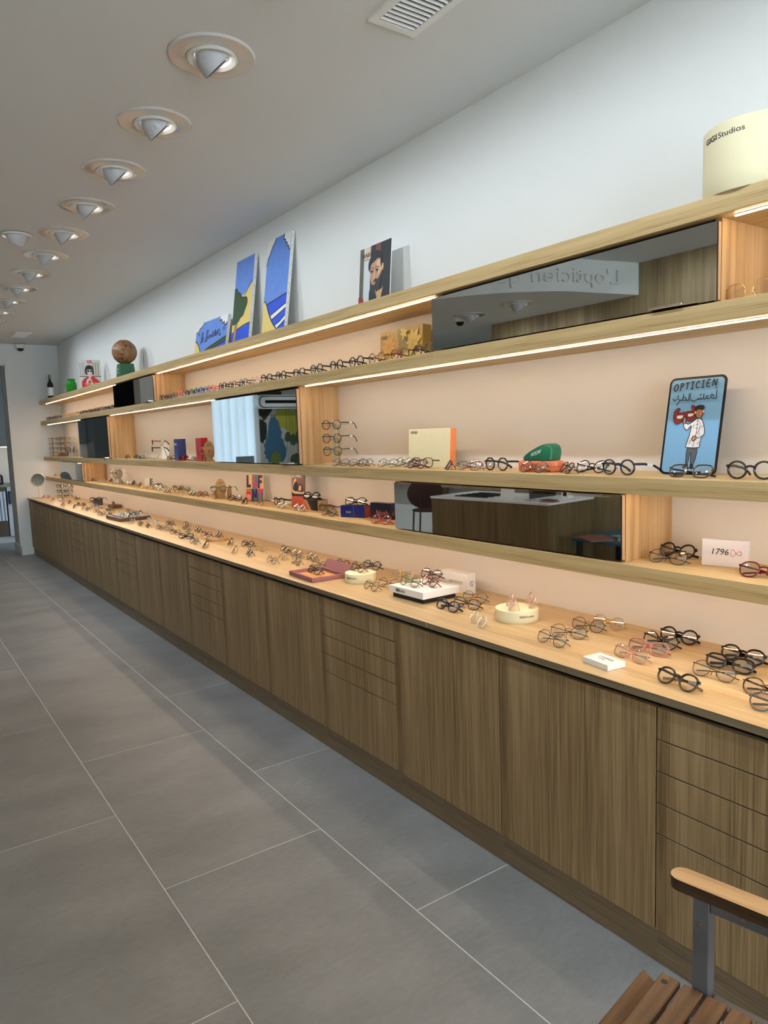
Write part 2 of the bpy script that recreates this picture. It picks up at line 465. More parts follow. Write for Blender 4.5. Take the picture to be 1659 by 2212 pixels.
def ceiling_spot(x, y, z, sgn, label, group, covered=True, watts=None, rz=0):
    me, cen, d = SM[sgn]
    t = thing('ceiling_spotlight', label, 'ceiling light', (x, y, z), rz, group)
    for k, m in me.items():
        if k == 'cover_disc' and not covered: continue
        link(k, m, t)
    tgt = Vector((x, y, z)) + Matrix.Rotation(rz, 3, 'Z') @ Vector((sgn * .88, 0, -1.1))
    p = Vector((x, y, z)) + Matrix.Rotation(rz, 3, 'Z') @ (cen + d * .012)
    spot_light(p, tgt, watts or SPOT_W)
    return t
k = 0
for i in range(-6, 12):
    y = 2.546 + .6365 * i
    if y > 10.2: continue
    if i < 0: lab = 'ceiling spotlight of the eyewear-wall row outside the photo, %s from its visible end' % ordn[-i - 1]
    else: lab = 'white ceiling spotlight with glossy round cover, %s of the long row from the nearest' % ordn[i]
    ceiling_spot(1.095 + (.004 * i if i > 2 else 0), y, HC, 1, lab, 'row of ceiling spotlights aimed at the eyewear wall')
ceiling_spot(.857, 5.244, HC, -1, 'lone white eyeball spotlight turned left, left of the long spotlight row', 'spotlights turned to the far side', covered=False, watts=34, rz=math.radians(-62))
for yv in (-2.4, -1.4, -.4, .6, 1.6):  # added spots out of view that raise the ambient light
    ceiling_spot(-.60, yv, HC, -1, 'added fill spotlight of the unseen row by the panelled wall, %s towards the shop front' % ordn[int(round((1.6 - yv)))], 'spotlights turned to the far side', watts=34)
for yv in (6.3, 7.5, 8.7, 9.9):  # added spots that brighten the far end of the room
    ceiling_spot(-.90, yv, 2.57, -1, 'added fill spotlight under the far dropped ceiling, %s towards the curtain' % ordn[int(round((yv - 6.3) / 1.2))], 'added spotlights of the dropped ceiling', watts=34)
ceiling_spot(-.70, 3.3, HC, -1, 'white eyeball spotlight beside the dropped ceiling, seen in the mirror', 'spotlights turned to the far side', watts=30)
ceiling_spot(.30, 13.2, HC, 1, 'added fill spotlight inside the grey back room, hidden from the shop', 'added spotlights of the back room', covered=False, watts=9)  # added lamp that lifts the back room out of black
ceiling_spot(-.944, 5.262, 2.57, -1, 'white eyeball spotlight under the dropped ceiling next to the domed camera', 'spotlights turned to the far side', watts=14)
ceiling_spot(-.919, 4.614, 2.57, -1, 'white eyeball spotlight under the dropped ceiling, right one in the mirror', 'spotlights turned to the far side', watts=14)

# ================================================================== ROOM SHELL
b = MB(); b.box(-3.2, 3.0, -4.2, 15.5, HC, HC + .12); struct(b.build('ceiling', M['ceil']))
b = MB(); b.box(XW, XW + .15, -4.2, YE + .5, 0, HC); struct(b.build('wall_right', M['wall']))
# niche lining: warm white laminate behind the shelves
b = MB(); b.box(XW - .004, XW, YN, YE, ZC, S4 - TH); 
b.build('wall_right_lining', M['niche'], None)['kind'] = 'structure'
# floor: grout bed with single tiles
b = MB(); b.box(-3.2, 3.0, -4.2, 15.5, -.10, -.0008); floor = b.build('floor', M['grout']); struct(floor)
tm = MB(); tm.cbox(.0018, .5982, .0018, 1.1982, -.009, 0, .0006); tme = tm.mesh('floor_tile', M['tile'])
for si in range(-5, 3):
    x0 = .657 + .6 * si
    off = 1.109 if si % 2 == 0 else .509      # running bond
    for j in range(-4, 12):
        y0 = off + 1.2 * j
        if x0 > 1.8: continue
        o = link('floor_tile', tme, floor); o.location = (x0, y0, 0)
# end wall with the opening into the back room
we = MB()
we.box(1.505, XW + .15, YE, YE + .54, 0, HC); we.box(.52, 1.505, YE, YE + .54, 2.545, HC); we.box(-3.2, .52, YE, YE + .3, 0, HC)
struct(we.build('wall_back', M['wall']))
t = MB(); t.box(1.490, 1.503, YE - .012, YE + .002, .126, 2.558); t.box(.507, .520, YE - .012, YE + .002, .126, 2.558); t.box(.507, 1.503, YE - .012, YE + .002, 2.545, 2.558)
struct(t.build('trim_1', M['trim']))
b = MB(); b.cbox(1.493, 1.668, YE - .014, YE, 0, .126, .003); b.cbox(1.491, 1.505, YE - .014, YE + .54, 0, .126, .003)
struct(b.build('baseboard_back', M['trim']))
# opposite side: panelled wall, plaster wall, dropped ceiling
b = MB(); b.box(-1.76, -1.612, -4.2, 5.67, 0, HC); wl = b.build('wall_left', M['oak_wall']); struct(wl)
b = MB(); b.box(-3.2, -3.05, 5.6, YE, 0, HC); b.box(-3.05, -1.76, 5.55, 5.67, 0, HC); struct(b.build('wall_left_recess', M['wall']))
edge = [(-1.612, 3.886), (-1.40, 3.93), (-1.237, 3.97), (-1.0, 4.02), (-.807, 4.082), (-.495, 4.287), (-.251, 4.568), (-.10, 4.90), (-.02, 5.4), (0, 6.0), (0, YE - .001), (-3.04, YE - .001), (-3.04, 5.66), (-1.612, 5.66)]
es = smooth_pts(edge[:10], 4) + edge[10:]
b = MB(); n = len(es)
b.add([(x, y, 2.57) for x, y in es] + [(x, y, HC) for x, y in es], [tuple(range(n))[::-1], tuple(range(n, 2 * n))] + [(i, (i + 1) % n, n + (i + 1) % n, n + i) for i in range(n)])
so = b.build('ceiling_dropped', M['wall'], fix=True); struct(so)
# raised lettering on the curved face of the dropped ceiling
def along(path, s):
    for a, c in zip(path, path[1:]):
        a = Vector(a); c = Vector(c); l = (c - a).length
        if s <= l: return a + (c - a) * (s / l), (c - a).normalized()
        s -= l
    return Vector(path[-1]), (Vector(path[-1]) - Vector(path[-2])).normalized()
me = text_mesh("L'opticien qui", .175, .012)
path = es[:37]
for v in me.vertices:
    # reads from the start of the curve (near the panelling) outwards for somebody inside the shop
    p, tdir = along(path, .20 + v.co.x * 1.22); nn = Vector((tdir.y, -tdir.x))
    q = p + nn * (v.co.z + .004)
    v.co = (q.x, q.y, 2.60 + v.co.y * .95 + .045)
me.materials.clear(); me.materials.append(M['wall']); me.flip_normals()
link('raised_lettering', me, so)
# shop front behind the camera: piers, lintel and glass
b = MB(); b.box(-3.2, -1.6, -4.2, -4.0, 0, HC); b.box(2.16, 3.0, -4.2, -4.0, 0, HC); b.box(-1.6, 2.16, -4.2, -4.0, 2.76, HC); b.box(-1.6, 2.16, -4.2, -4.0, 0, .08)
struct(b.build('wall_front', M['wall']))
wn = MB(); wn.box(-1.6, 2.16, -4.12, -4.08, .08, .12); wn.box(-1.6, 2.16, -4.12, -4.08, 2.72, 2.76); wn.box(.22, .28, -4.12, -4.08, .12, 2.72)
wf = wn.build('window_1', M['lampshell']); struct(wf)
g = MB(); g.box(-1.6, 2.16, -4.101, -4.096, .12, 2.72); g.build('pane', M['lens'], wf)
# back room
b = MB(); b.box(-1.2, 3.0, 15.0, 15.15, 0, HC); b.box(2.6, 2.75, YE + .54, 15, 0, HC); b.box(-1.3, -1.2, YE + .3, 15, 0, HC)
bd = mat('back_room_grey_paint', (.16, .175, .17), .85); struct(b.build('wall_back_room', bd))

# ================================================================== SHELVES
def shelf(z, label, y0=YN):
    t = thing('wall_shelf', label, 'shelf', (XF, y0, z - TH), 0, None)
    ys = [y0, -.667, 2.333, 5.333, 8.333, YE - .001]
    for a, c in zip(ys, ys[1:]):
        m = MB(); m.cbox(0, XW - .004 - XF - .001, a - y0 + .0006, c - y0 - .0006, 0, TH, .0012)
        m.build('board', M['oak_front'], t)
    return t
shelves = [shelf(S1, 'lowest oak wall shelf, just above the counter'), shelf(S2, 'oak shelf carrying the blue sign and cream box, second above the counter'),
           shelf(S3, 'oak shelf carrying the row of upright glasses, third above the counter'), shelf(S4, 'topmost oak shelf carrying the painted canvases and the football')]
# closed mirror boxes between the shelves: (y0, y1, lower top z, upper underside z)
UN = {3: [(1.108, 2.33), (5.925, 7.13), (-3.0 + .1, -1.2)], 2: [(3.505, 4.715), (7.44, 8.69)], 1: [(1.412, 2.63), (8.665, 9.88)]}
ZL = {3: (S3, S4 - TH), 2: (S2, S3 - TH), 1: (S1, S2 - TH)}
ul = {(3, 0): 'long flat mirror-fronted wall unit under the top shelf, right of the gold box',
      (3, 1): 'mirror-fronted wall unit under the football, between the top shelves',
      (2, 0): 'large mirror-fronted unit reflecting a pale curtain and a painted mural',
      (2, 1): 'dark-looking mirror-fronted unit left of the far oak side panel, middle shelf',
      (1, 0): 'long mirror-fronted unit on the lowest shelf reflecting a wooden desk',
      (1, 1): 'small mirror-fronted unit on the lowest shelf near the far wall'}
for r in UN:
    for i, (y0, y1) in enumerate(UN[r]):
        if y1 < 0: continue
        z0, z1 = ZL[r]; h = z1 - z0
        t = thing('mirror_cabinet', ul[(r, i)], 'cabinet', (XF + .010, y0, z0), 0, 'mirror-fronted units between the shelves')
        D = XW - .004 - XF - .010 - .001
        g1 = .012 if r != 1 else .006     # gap at top
        m = MB(); m.box(.0245, D, .012, .030, .0005, h - .0005); m.build('side_panel', M['oak_panel'], t)
        m = MB(); m.box(.0245, D, y1 - y0 - .030, y1 - y0 - .012, .0005, h - .0005); m.build('side_panel', M['oak_panel'], t)
        m = MB(); m.box(.030, .034, .032, y1 - y0 - .032, .0005, h - .0005); m.build('back_panel', M['gap'], t)
        d = MB(); d.box(.003, .021, .012, y1 - y0 - .001, .008, h - g1); do = d.build('door', M['oak_edgez'], t)
        m = MB(); m.box(-.0015, .0028, .010, y1 - y0, .006, h - g1 - .001); m.build('mirror_pane', M['mirror'], do)
        m = MB()
        m.box(-.002, .003, .0085, .0098, .006, h - g1 - .001); m.build('edge_profile', M['black'], do)
        hz = .002 if r != 1 else h - g1 - .012
        hb = MB(); hb.cbox(-.022, -.0017, .10, .205, hz + .004, hz + .0115, .001); hb.box(-.014, -.0017, .06, .10, hz + .004, hz + .006)
        hb.build('handle', M['chrome'], do)
# led strips let into the undersides, one per open niche
def led(r, y0, y1, label):
    z = ZL[r][1]
    t = thing('led_strip', label, 'light', (XF + .034, y0, z + (.0012 if r > 1 else .0030)), 0, 'led strips under the shelves')
    m = MB(); m.box(.002, .012, 0, y1 - y0, -.0035, 0); m.build('aluminium_channel', M['steel'], t)
    m = MB(); m.box(.0038, .0102, .002, y1 - y0 - .002, -.0062, -.0036); m.build('diffuser', M['led'], t)
led(3, 2.345, 5.90, 'bright led strip under the top shelf above the long row of glasses')
led(3, 7.16, 10.60, 'bright led strip under the top shelf at its far left end')
led(3, -1.8, 1.09, 'bright led strip under the top shelf at the right edge of the photo')
led(2, -1.8, 3.46, 'long led strip above the cream box and the blue sign')
led(2, 4.74, 7.40, 'led strip above the blue and red boxes')
led(2, 8.72, 10.60, 'short led strip above the far eyeglass rack')
led(1, 2.66, 8.63, 'led strip lighting the middle of the lowest shelf')
led(1, -1.8, 1.39, 'led strip above the acrylic number block on the lowest shelf')
led(1, 9.92, 10.75, 'led strip in the far corner above the lowest shelf')
t = thing('led_strip', 'long led strip under the lowest shelf lighting the counter', 'light', (XF + .034, -1.8, S1 - TH + .0030), 0, 'led strips under the shelves')
m = MB(); m.box(.002, .012, 0, 12.5, -.0035, 0); m.build('aluminium_channel', M['steel'], t)
m = MB(); m.box(.0038, .0102, .002, 12.49, -.0062, -.0036); m.build('diffuser', M['led'], t)

# ================================================================== BASE CABINETS + COUNTER
ct = thing('counter_top', 'long pale oak counter top running along the whole eyewear wall', 'counter', (XC, YN, ZC - .022))
for a, c in zip([YN, -.9, 2.095, 5.09, 8.08], [-.9, 2.095, 5.09, 8.08, YE - .001]):
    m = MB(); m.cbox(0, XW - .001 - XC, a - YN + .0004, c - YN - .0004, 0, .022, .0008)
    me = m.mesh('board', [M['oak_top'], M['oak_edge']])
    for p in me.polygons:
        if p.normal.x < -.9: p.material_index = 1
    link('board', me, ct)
    m = MB(); m.box(.036, .05, a - YN + .001, c - YN - .001, -.018, -.0005); m.build('recess_shade_strip', M['gap'], ct)  # near-black strip stands in for the shade under the counter top
DW = .5985
ys = [1.125 + DW * (i - 5) for i in range(0, 22)]
cabs = []
def cab_label(i, dr):
    return ''
door_tops = ZC - .022 - .028
zs = [.738, .650, .561, .472, .385, .104]
units = []
nd = nn_ = 0
yy = 1.125 - 6 * DW
idx = -6
while yy < YE - .3:
    y0 = 1.125 + idx * DW; y1 = min(y0 + DW, YE - .002)
    if idx == 15: y1 = YE - .01
    drawer = (idx % 3 == 2)
    units.append((idx, y0, y1, drawer)); idx += 1; yy = 1.125 + idx * DW
dcount = dd = 0
for idx, y0, y1, dr in units:
    dr = ((idx - 2) % 3 == 0)
    if y0 > 2.2 or True:
        vis = idx >= -2
    if dr:
        if vis: dd += 1
        lab = 'oak base unit with five flat drawer fronts, %s drawer unit from the right' % ordn[max(dd - 1, 0)] if vis else 'oak drawer base unit outside the photo, %s from the shop front' % ordn[idx + 6]
    else:
        if vis: dcount += 1
        lab = 'oak base cabinet with one plain handleless door, %s door unit from the right' % ordn[max(dcount - 1, 0)] if vis else 'plain oak door base unit outside the photo, %s from the shop front' % ordn[idx + 6]
    t = thing('base_cabinet', lab, 'cabinet', (XD, y0, 0), 0, 'base cabinets under the long counter')
    W = y1 - y0
    m = MB(); m.box(.022, XW - XD - .002, .001, W - .001, .102, .738); m.build('carcass', M['gap'], t)
    m = MB(); m.box(.012, .028, 0, W, .0015, .103); m.build('plinth', M['oak_plinth'], t)
    if dr:
        for a, c in zip(zs, zs[1:]):
            d = MB(); d.cbox(0, .019, .0022, W - .0022, c + .0012, a - .0024 if a < .738 else a, .0009)
            me = d.mesh('drawer_front', [M['oak_door'], M['seam']])
            for p in me.polygons:
                if p.normal.z > .5: p.material_index = 1  # upper edge takes the painted highlight
            link('drawer_front', me, t)
    else:
        d = MB(); d.cbox(0, .019, .0022, W - .0022, .104, .738, .0009); d.build('door', M['oak_door'], t)

# ================================================================== CEILING FITTINGS
def grille(x0, x1, y0, y1, label, fr, nsl):
    t = thing('ceiling_vent', label, 'air vent', (x0, y0, HC))
    X = x1 - x0; Y = y1 - y0
    m = MB(); m.box(0, fr, 0, Y, -.011, 0); m.box(X - fr, X, 0, Y, -.011, 0); m.box(fr, X - fr, 0, fr, -.011, 0); m.box(fr, X - fr, Y - fr, Y, -.011, 0)
    m.build('frame', M['trim'], t)
    m = MB(); m.box(fr, X - fr, fr, Y - fr, -.0012, -.0002); m.build('duct_shade_sheet', M['lampin'], t)  # black sheet stands in for the darkness inside the duct
    st = (Y - 2 * fr) / nsl
    sl = MB(); sl.add([(fr, -.003, -.0030), (fr, .0010, -.0105), (fr, .0035, -.0105), (fr, -.0005, -.0030), (X - fr, -.003, -.0030), (X - fr, .0010, -.0105), (X - fr, .0035, -.0105), (X - fr, -.0005, -.0030)],
                       [(0, 1, 2, 3), (7, 6, 5, 4), (0, 4, 5, 1), (1, 5, 6, 2), (2, 6, 7, 3), (3, 7, 4, 0)])
    sm = sl.mesh('slat', M['trim'])
    for i in range(nsl):
        o = link('slat', sm, t); o.location = (0, fr + st * (i + .5), 0)
    return t
grille(1.435, 1.625, 1.62, 2.067, 'white slatted ceiling air vent at the top edge of the photo', .026, 18)
grille(1.482, 1.665, 9.68, 10.13, 'small white ceiling air vent near the far end wall', .022, 18)
def dome_camera(loc, label, down=True, wall=False):
    t = thing('security_camera', label, 'security camera', loc)
    m = MB()
    if wall: m.lathe([(.056, -.030), (.060, -.022), (.060, .018), (.054, .024)], 28)
    else: m.lathe([(.052, -.045), (.058, -.035), (.060, 0)], 28)
    m.build('housing', M['trim'], t, True)
    z = -.030 if wall else -.045
    m = MB(); m.lathe([(.001, z - .036), (.014, z - .035), (.028, z - .029), (.038, z - .016), (.041, z)], 24); m.build('dome', M['black'], t, True)
    if wall:
        m = MB(); m.box(-.035, .035, .03, .093, -.02, .02); m.build('wall_bracket', M['trim'], t)
    return t
dome_camera((1.69, YE - .094, 2.795), 'white dome security camera with black lens at the far wall top', wall=True)
dome_camera((-.96, 5.42, 2.57), 'white dome camera under the dropped ceiling, seen in the long top mirror')

# ================================================================== EYEWEAR
SHP = {'round': (.0252, .0230, 2.0), 'panto': (.0262, .0225, 2.35), 'square': (.0278, .0205, 3.2), 'oct': (.0255, .0232, 0), 'cat': (.0280, .0205, 2.8)}
DBL = .0105
def outline(shape, n=26):
    a, b, e = SHP[shape]; out = []
    for k in range(n):
        t = 2 * PI * k / n; c, s_ = math.cos(t), math.sin(t)
        if e == 0:
            m = 8; ph = (t + PI / 8) % (2 * PI / m) - PI / m; rr = math.cos(PI / m) / math.cos(ph) * 1.04
            x, z = a * rr * c, b * rr * s_
        else:
            x = a * math.copysign(abs(c) ** (2 / e), c); z = b * math.copysign(abs(s_) ** (2 / e), s_)
        if shape in ('panto', 'square', 'cat') and z < 0: x *= 1 - .16 * (-z / b) ** 1.5
        if shape == 'cat' and z > 0: z += .005 * max(0, x / a)
        out.append((x, z))
    return out
def fold_tf(th, zoff=0):
    s, c = math.sin(th), math.cos(th)
    return lambda x, y, z: (x, z * s + y * c, z * c - y * s + zoff)
_gc = {}
def glasses_meshes(shape, wt, state):
    k = (shape, wt, state)
    if k in _gc: return _gc[k]
    a, b, e = SHP[shape]; r = {'t': .0010, 'm': .0021, 'k': .0031}[wt]
    cx = a + DBL; zc = b + r
    th = math.radians(34) if state == 'fold' else 0
    tf = fold_tf(th, r * .3) if state == 'fold' else (lambda x, y, z: (x, y, z))
    O = outline(shape)
    front = MB()
    for sg in (-1, 1):
        P = [tf(sg * (cx + x * 1), .0015 * abs(x + .02) / .04, zc + z) for x, z in O]
        if sg < 0: P = [tf(-(cx + x), .0015 * abs(x + .02) / .04, zc + z) for x, z in O]
        front.tube(P, r, 6, True, up=tf(0, 1, 0) if state != 'fold' else (0, math.cos(th), -math.sin(th)), rh=max(r, .0013))
    zb = zc + b * .32
    xb = DBL * 1.02
    front.tube([tf(x * 1.12, -.0015 * (1 - (x / xb) ** 2), zb + .0035 * (1 - (x / xb) ** 2)) for x in (-xb, -xb * .6, 0, xb * .6, xb)], r * (1.05 if wt != 't' else 1), 6)
    xo = cx + a; zh = zc + b * .45
    for sg in (-1, 1):
        front.tube([tf(sg * (xo - .001), 0, zh), tf(sg * (xo + .003), .0005, zh + .0005), tf(sg * (xo + .0042), .004, zh)], max(r, .0011) * 1.1, 6)
        # nose pad
        front.tube([tf(sg * (DBL * .75), .002, zc - b * .10), tf(sg * (DBL * .55), .006, zc - b * .18), tf(sg * (DBL * .8), .007, zc - b * .48)], .0011, 4)
    lens = MB(); n = len(O); R = [(.33, -.0016), (.66, -.0010), (.985, 0)]
    def lens_side(sg):
        m = MB(); vs = [tf(sg * cx, -.0018, zc)]
        for q, dy in R: vs += [tf(sg * (cx + x * q), dy, zc + z * q) for x, z in O]
        fs = [(0, 1 + (i + 1) % n, 1 + i) for i in range(n)]
        for j in range(2):
            for i in range(n):
                l = (i + 1) % n; fs.append((1 + j * n + i, 1 + j * n + l, 1 + (j + 1) * n + l, 1 + (j + 1) * n + i))
        if sg > 0: fs = [f[::-1] for f in fs]
        m.add(vs, fs); return m
    rw, rh_ = {'t': (.0009, .0014), 'm': (.0014, .0028), 'k': (.0018, .0038)}[wt]
    T = []; tagm = MB()
    for sg in (-1, 1):
        hx = sg * (xo + .004); h = tf(hx, .004, zh)
        if state == 'stand':
            zt = .004
            P = [(hx, .004, zh), (hx, .045, zh - .002), (hx * .985, .095, zh * .72), (hx * .97, .118, zh * .45), (hx * .955, .138, zt)]
            R_ = [rw, rw, rw, rw * 1.2, rw * 1.5]; H_ = [rh_, rh_, rh_, rh_ * 1.1, rh_ * 1.3]
        elif state == 'held':
            P = [(hx, .004, zh), (hx, .06, zh), (hx * .985, .100, zh), (hx * .97, .120, zh - .010), (hx * .955, .134, zh - .032)]
            R_ = [rw, rw, rw, rw * 1.2, rw * 1.4]; H_ = [rh_, rh_, rh_, rh_ * 1.1, rh_ * 1.3]
        else:
            dy = .004 if sg > 0 else .011
            zz = h[2]; e_ = -sg
            P = [h, (hx * .96, h[1] + dy, zz - .003), (hx * .35, h[1] + dy + .004, zz * .62), (e_ * xo * .55, h[1] + dy + .006, .008), (e_ * xo * .98, h[1] + dy + .004, .0034)]
            R_ = [rw, rw, rw, rw * 1.2, rw * 1.5]; H_ = [rh_, rh_, rh_, rh_ * 1.1, max(.0015, rh_ * 1.0)]
        m = MB(); m.tube(P, R_, 6, False, rh=H_); T.append(m)
        if sg > 0:
            q0 = Vector(P[1]).lerp(Vector(P[2]), .25); q1 = Vector(P[1]).lerp(Vector(P[2]), .80 if state != 'fold' else 1.0)
            tagm.tube([q0, q1], rw + .0010, 4, rh=.0052)
    _gc[k] = (front, lens_side(-1), lens_side(1), T[0], T[1], tagm)
    return _gc[k]
_gm = {}
def glasses(col, shape, wt, state, loc, rz, label, group, simple=False, tagged=True, sun=False):
    if col in ('gold', 'goldblack', 'silver', 'gun') and wt != 't' and state != 'x': pass
    key = (col, shape, wt, state, simple, sun)
    tipm = 'black' if col in ('goldblack', 'gun') else col
    if key not in _gm:
        F, L0, L1, T0, T1, G = glasses_meshes(shape, wt, state)
        mL = M['sunlens'] if sun else M['lens']
        if simple:
            c = MB()
            for q, mi in ((F, 0), (T0, 1), (T1, 1), (L0, 2), (L1, 2), (G, 3)):
                c.add(q.v, q.f, mi)
            _gm[key] = c.mesh('eyeglasses', [FR[col], FR[tipm], mL, M['paperw']], True, 60)
        else:
            _gm[key] = (F.mesh('front', FR[col], True, 60), L0.mesh('lens', mL, True), L1.mesh('lens', mL, True), T0.mesh('temple', FR[tipm], True, 60), T1.mesh('temple', FR[tipm], True, 60), G.mesh('price_tag', M['paperw']))
    ms = _gm[key]
    if simple:
        o = link('eyeglasses', ms); o.location = loc; o.rotation_euler = (0, 0, rz)
        return tag(o, label, 'glasses', group)
    t = thing('eyeglasses', label, 'glasses', loc, rz, group)
    for nm, m in zip(('front', 'lens', 'lens', 'temple', 'temple', 'price_tag'), ms):
        if nm == 'price_tag' and not tagged: continue
        link(nm, m, t)
    return t

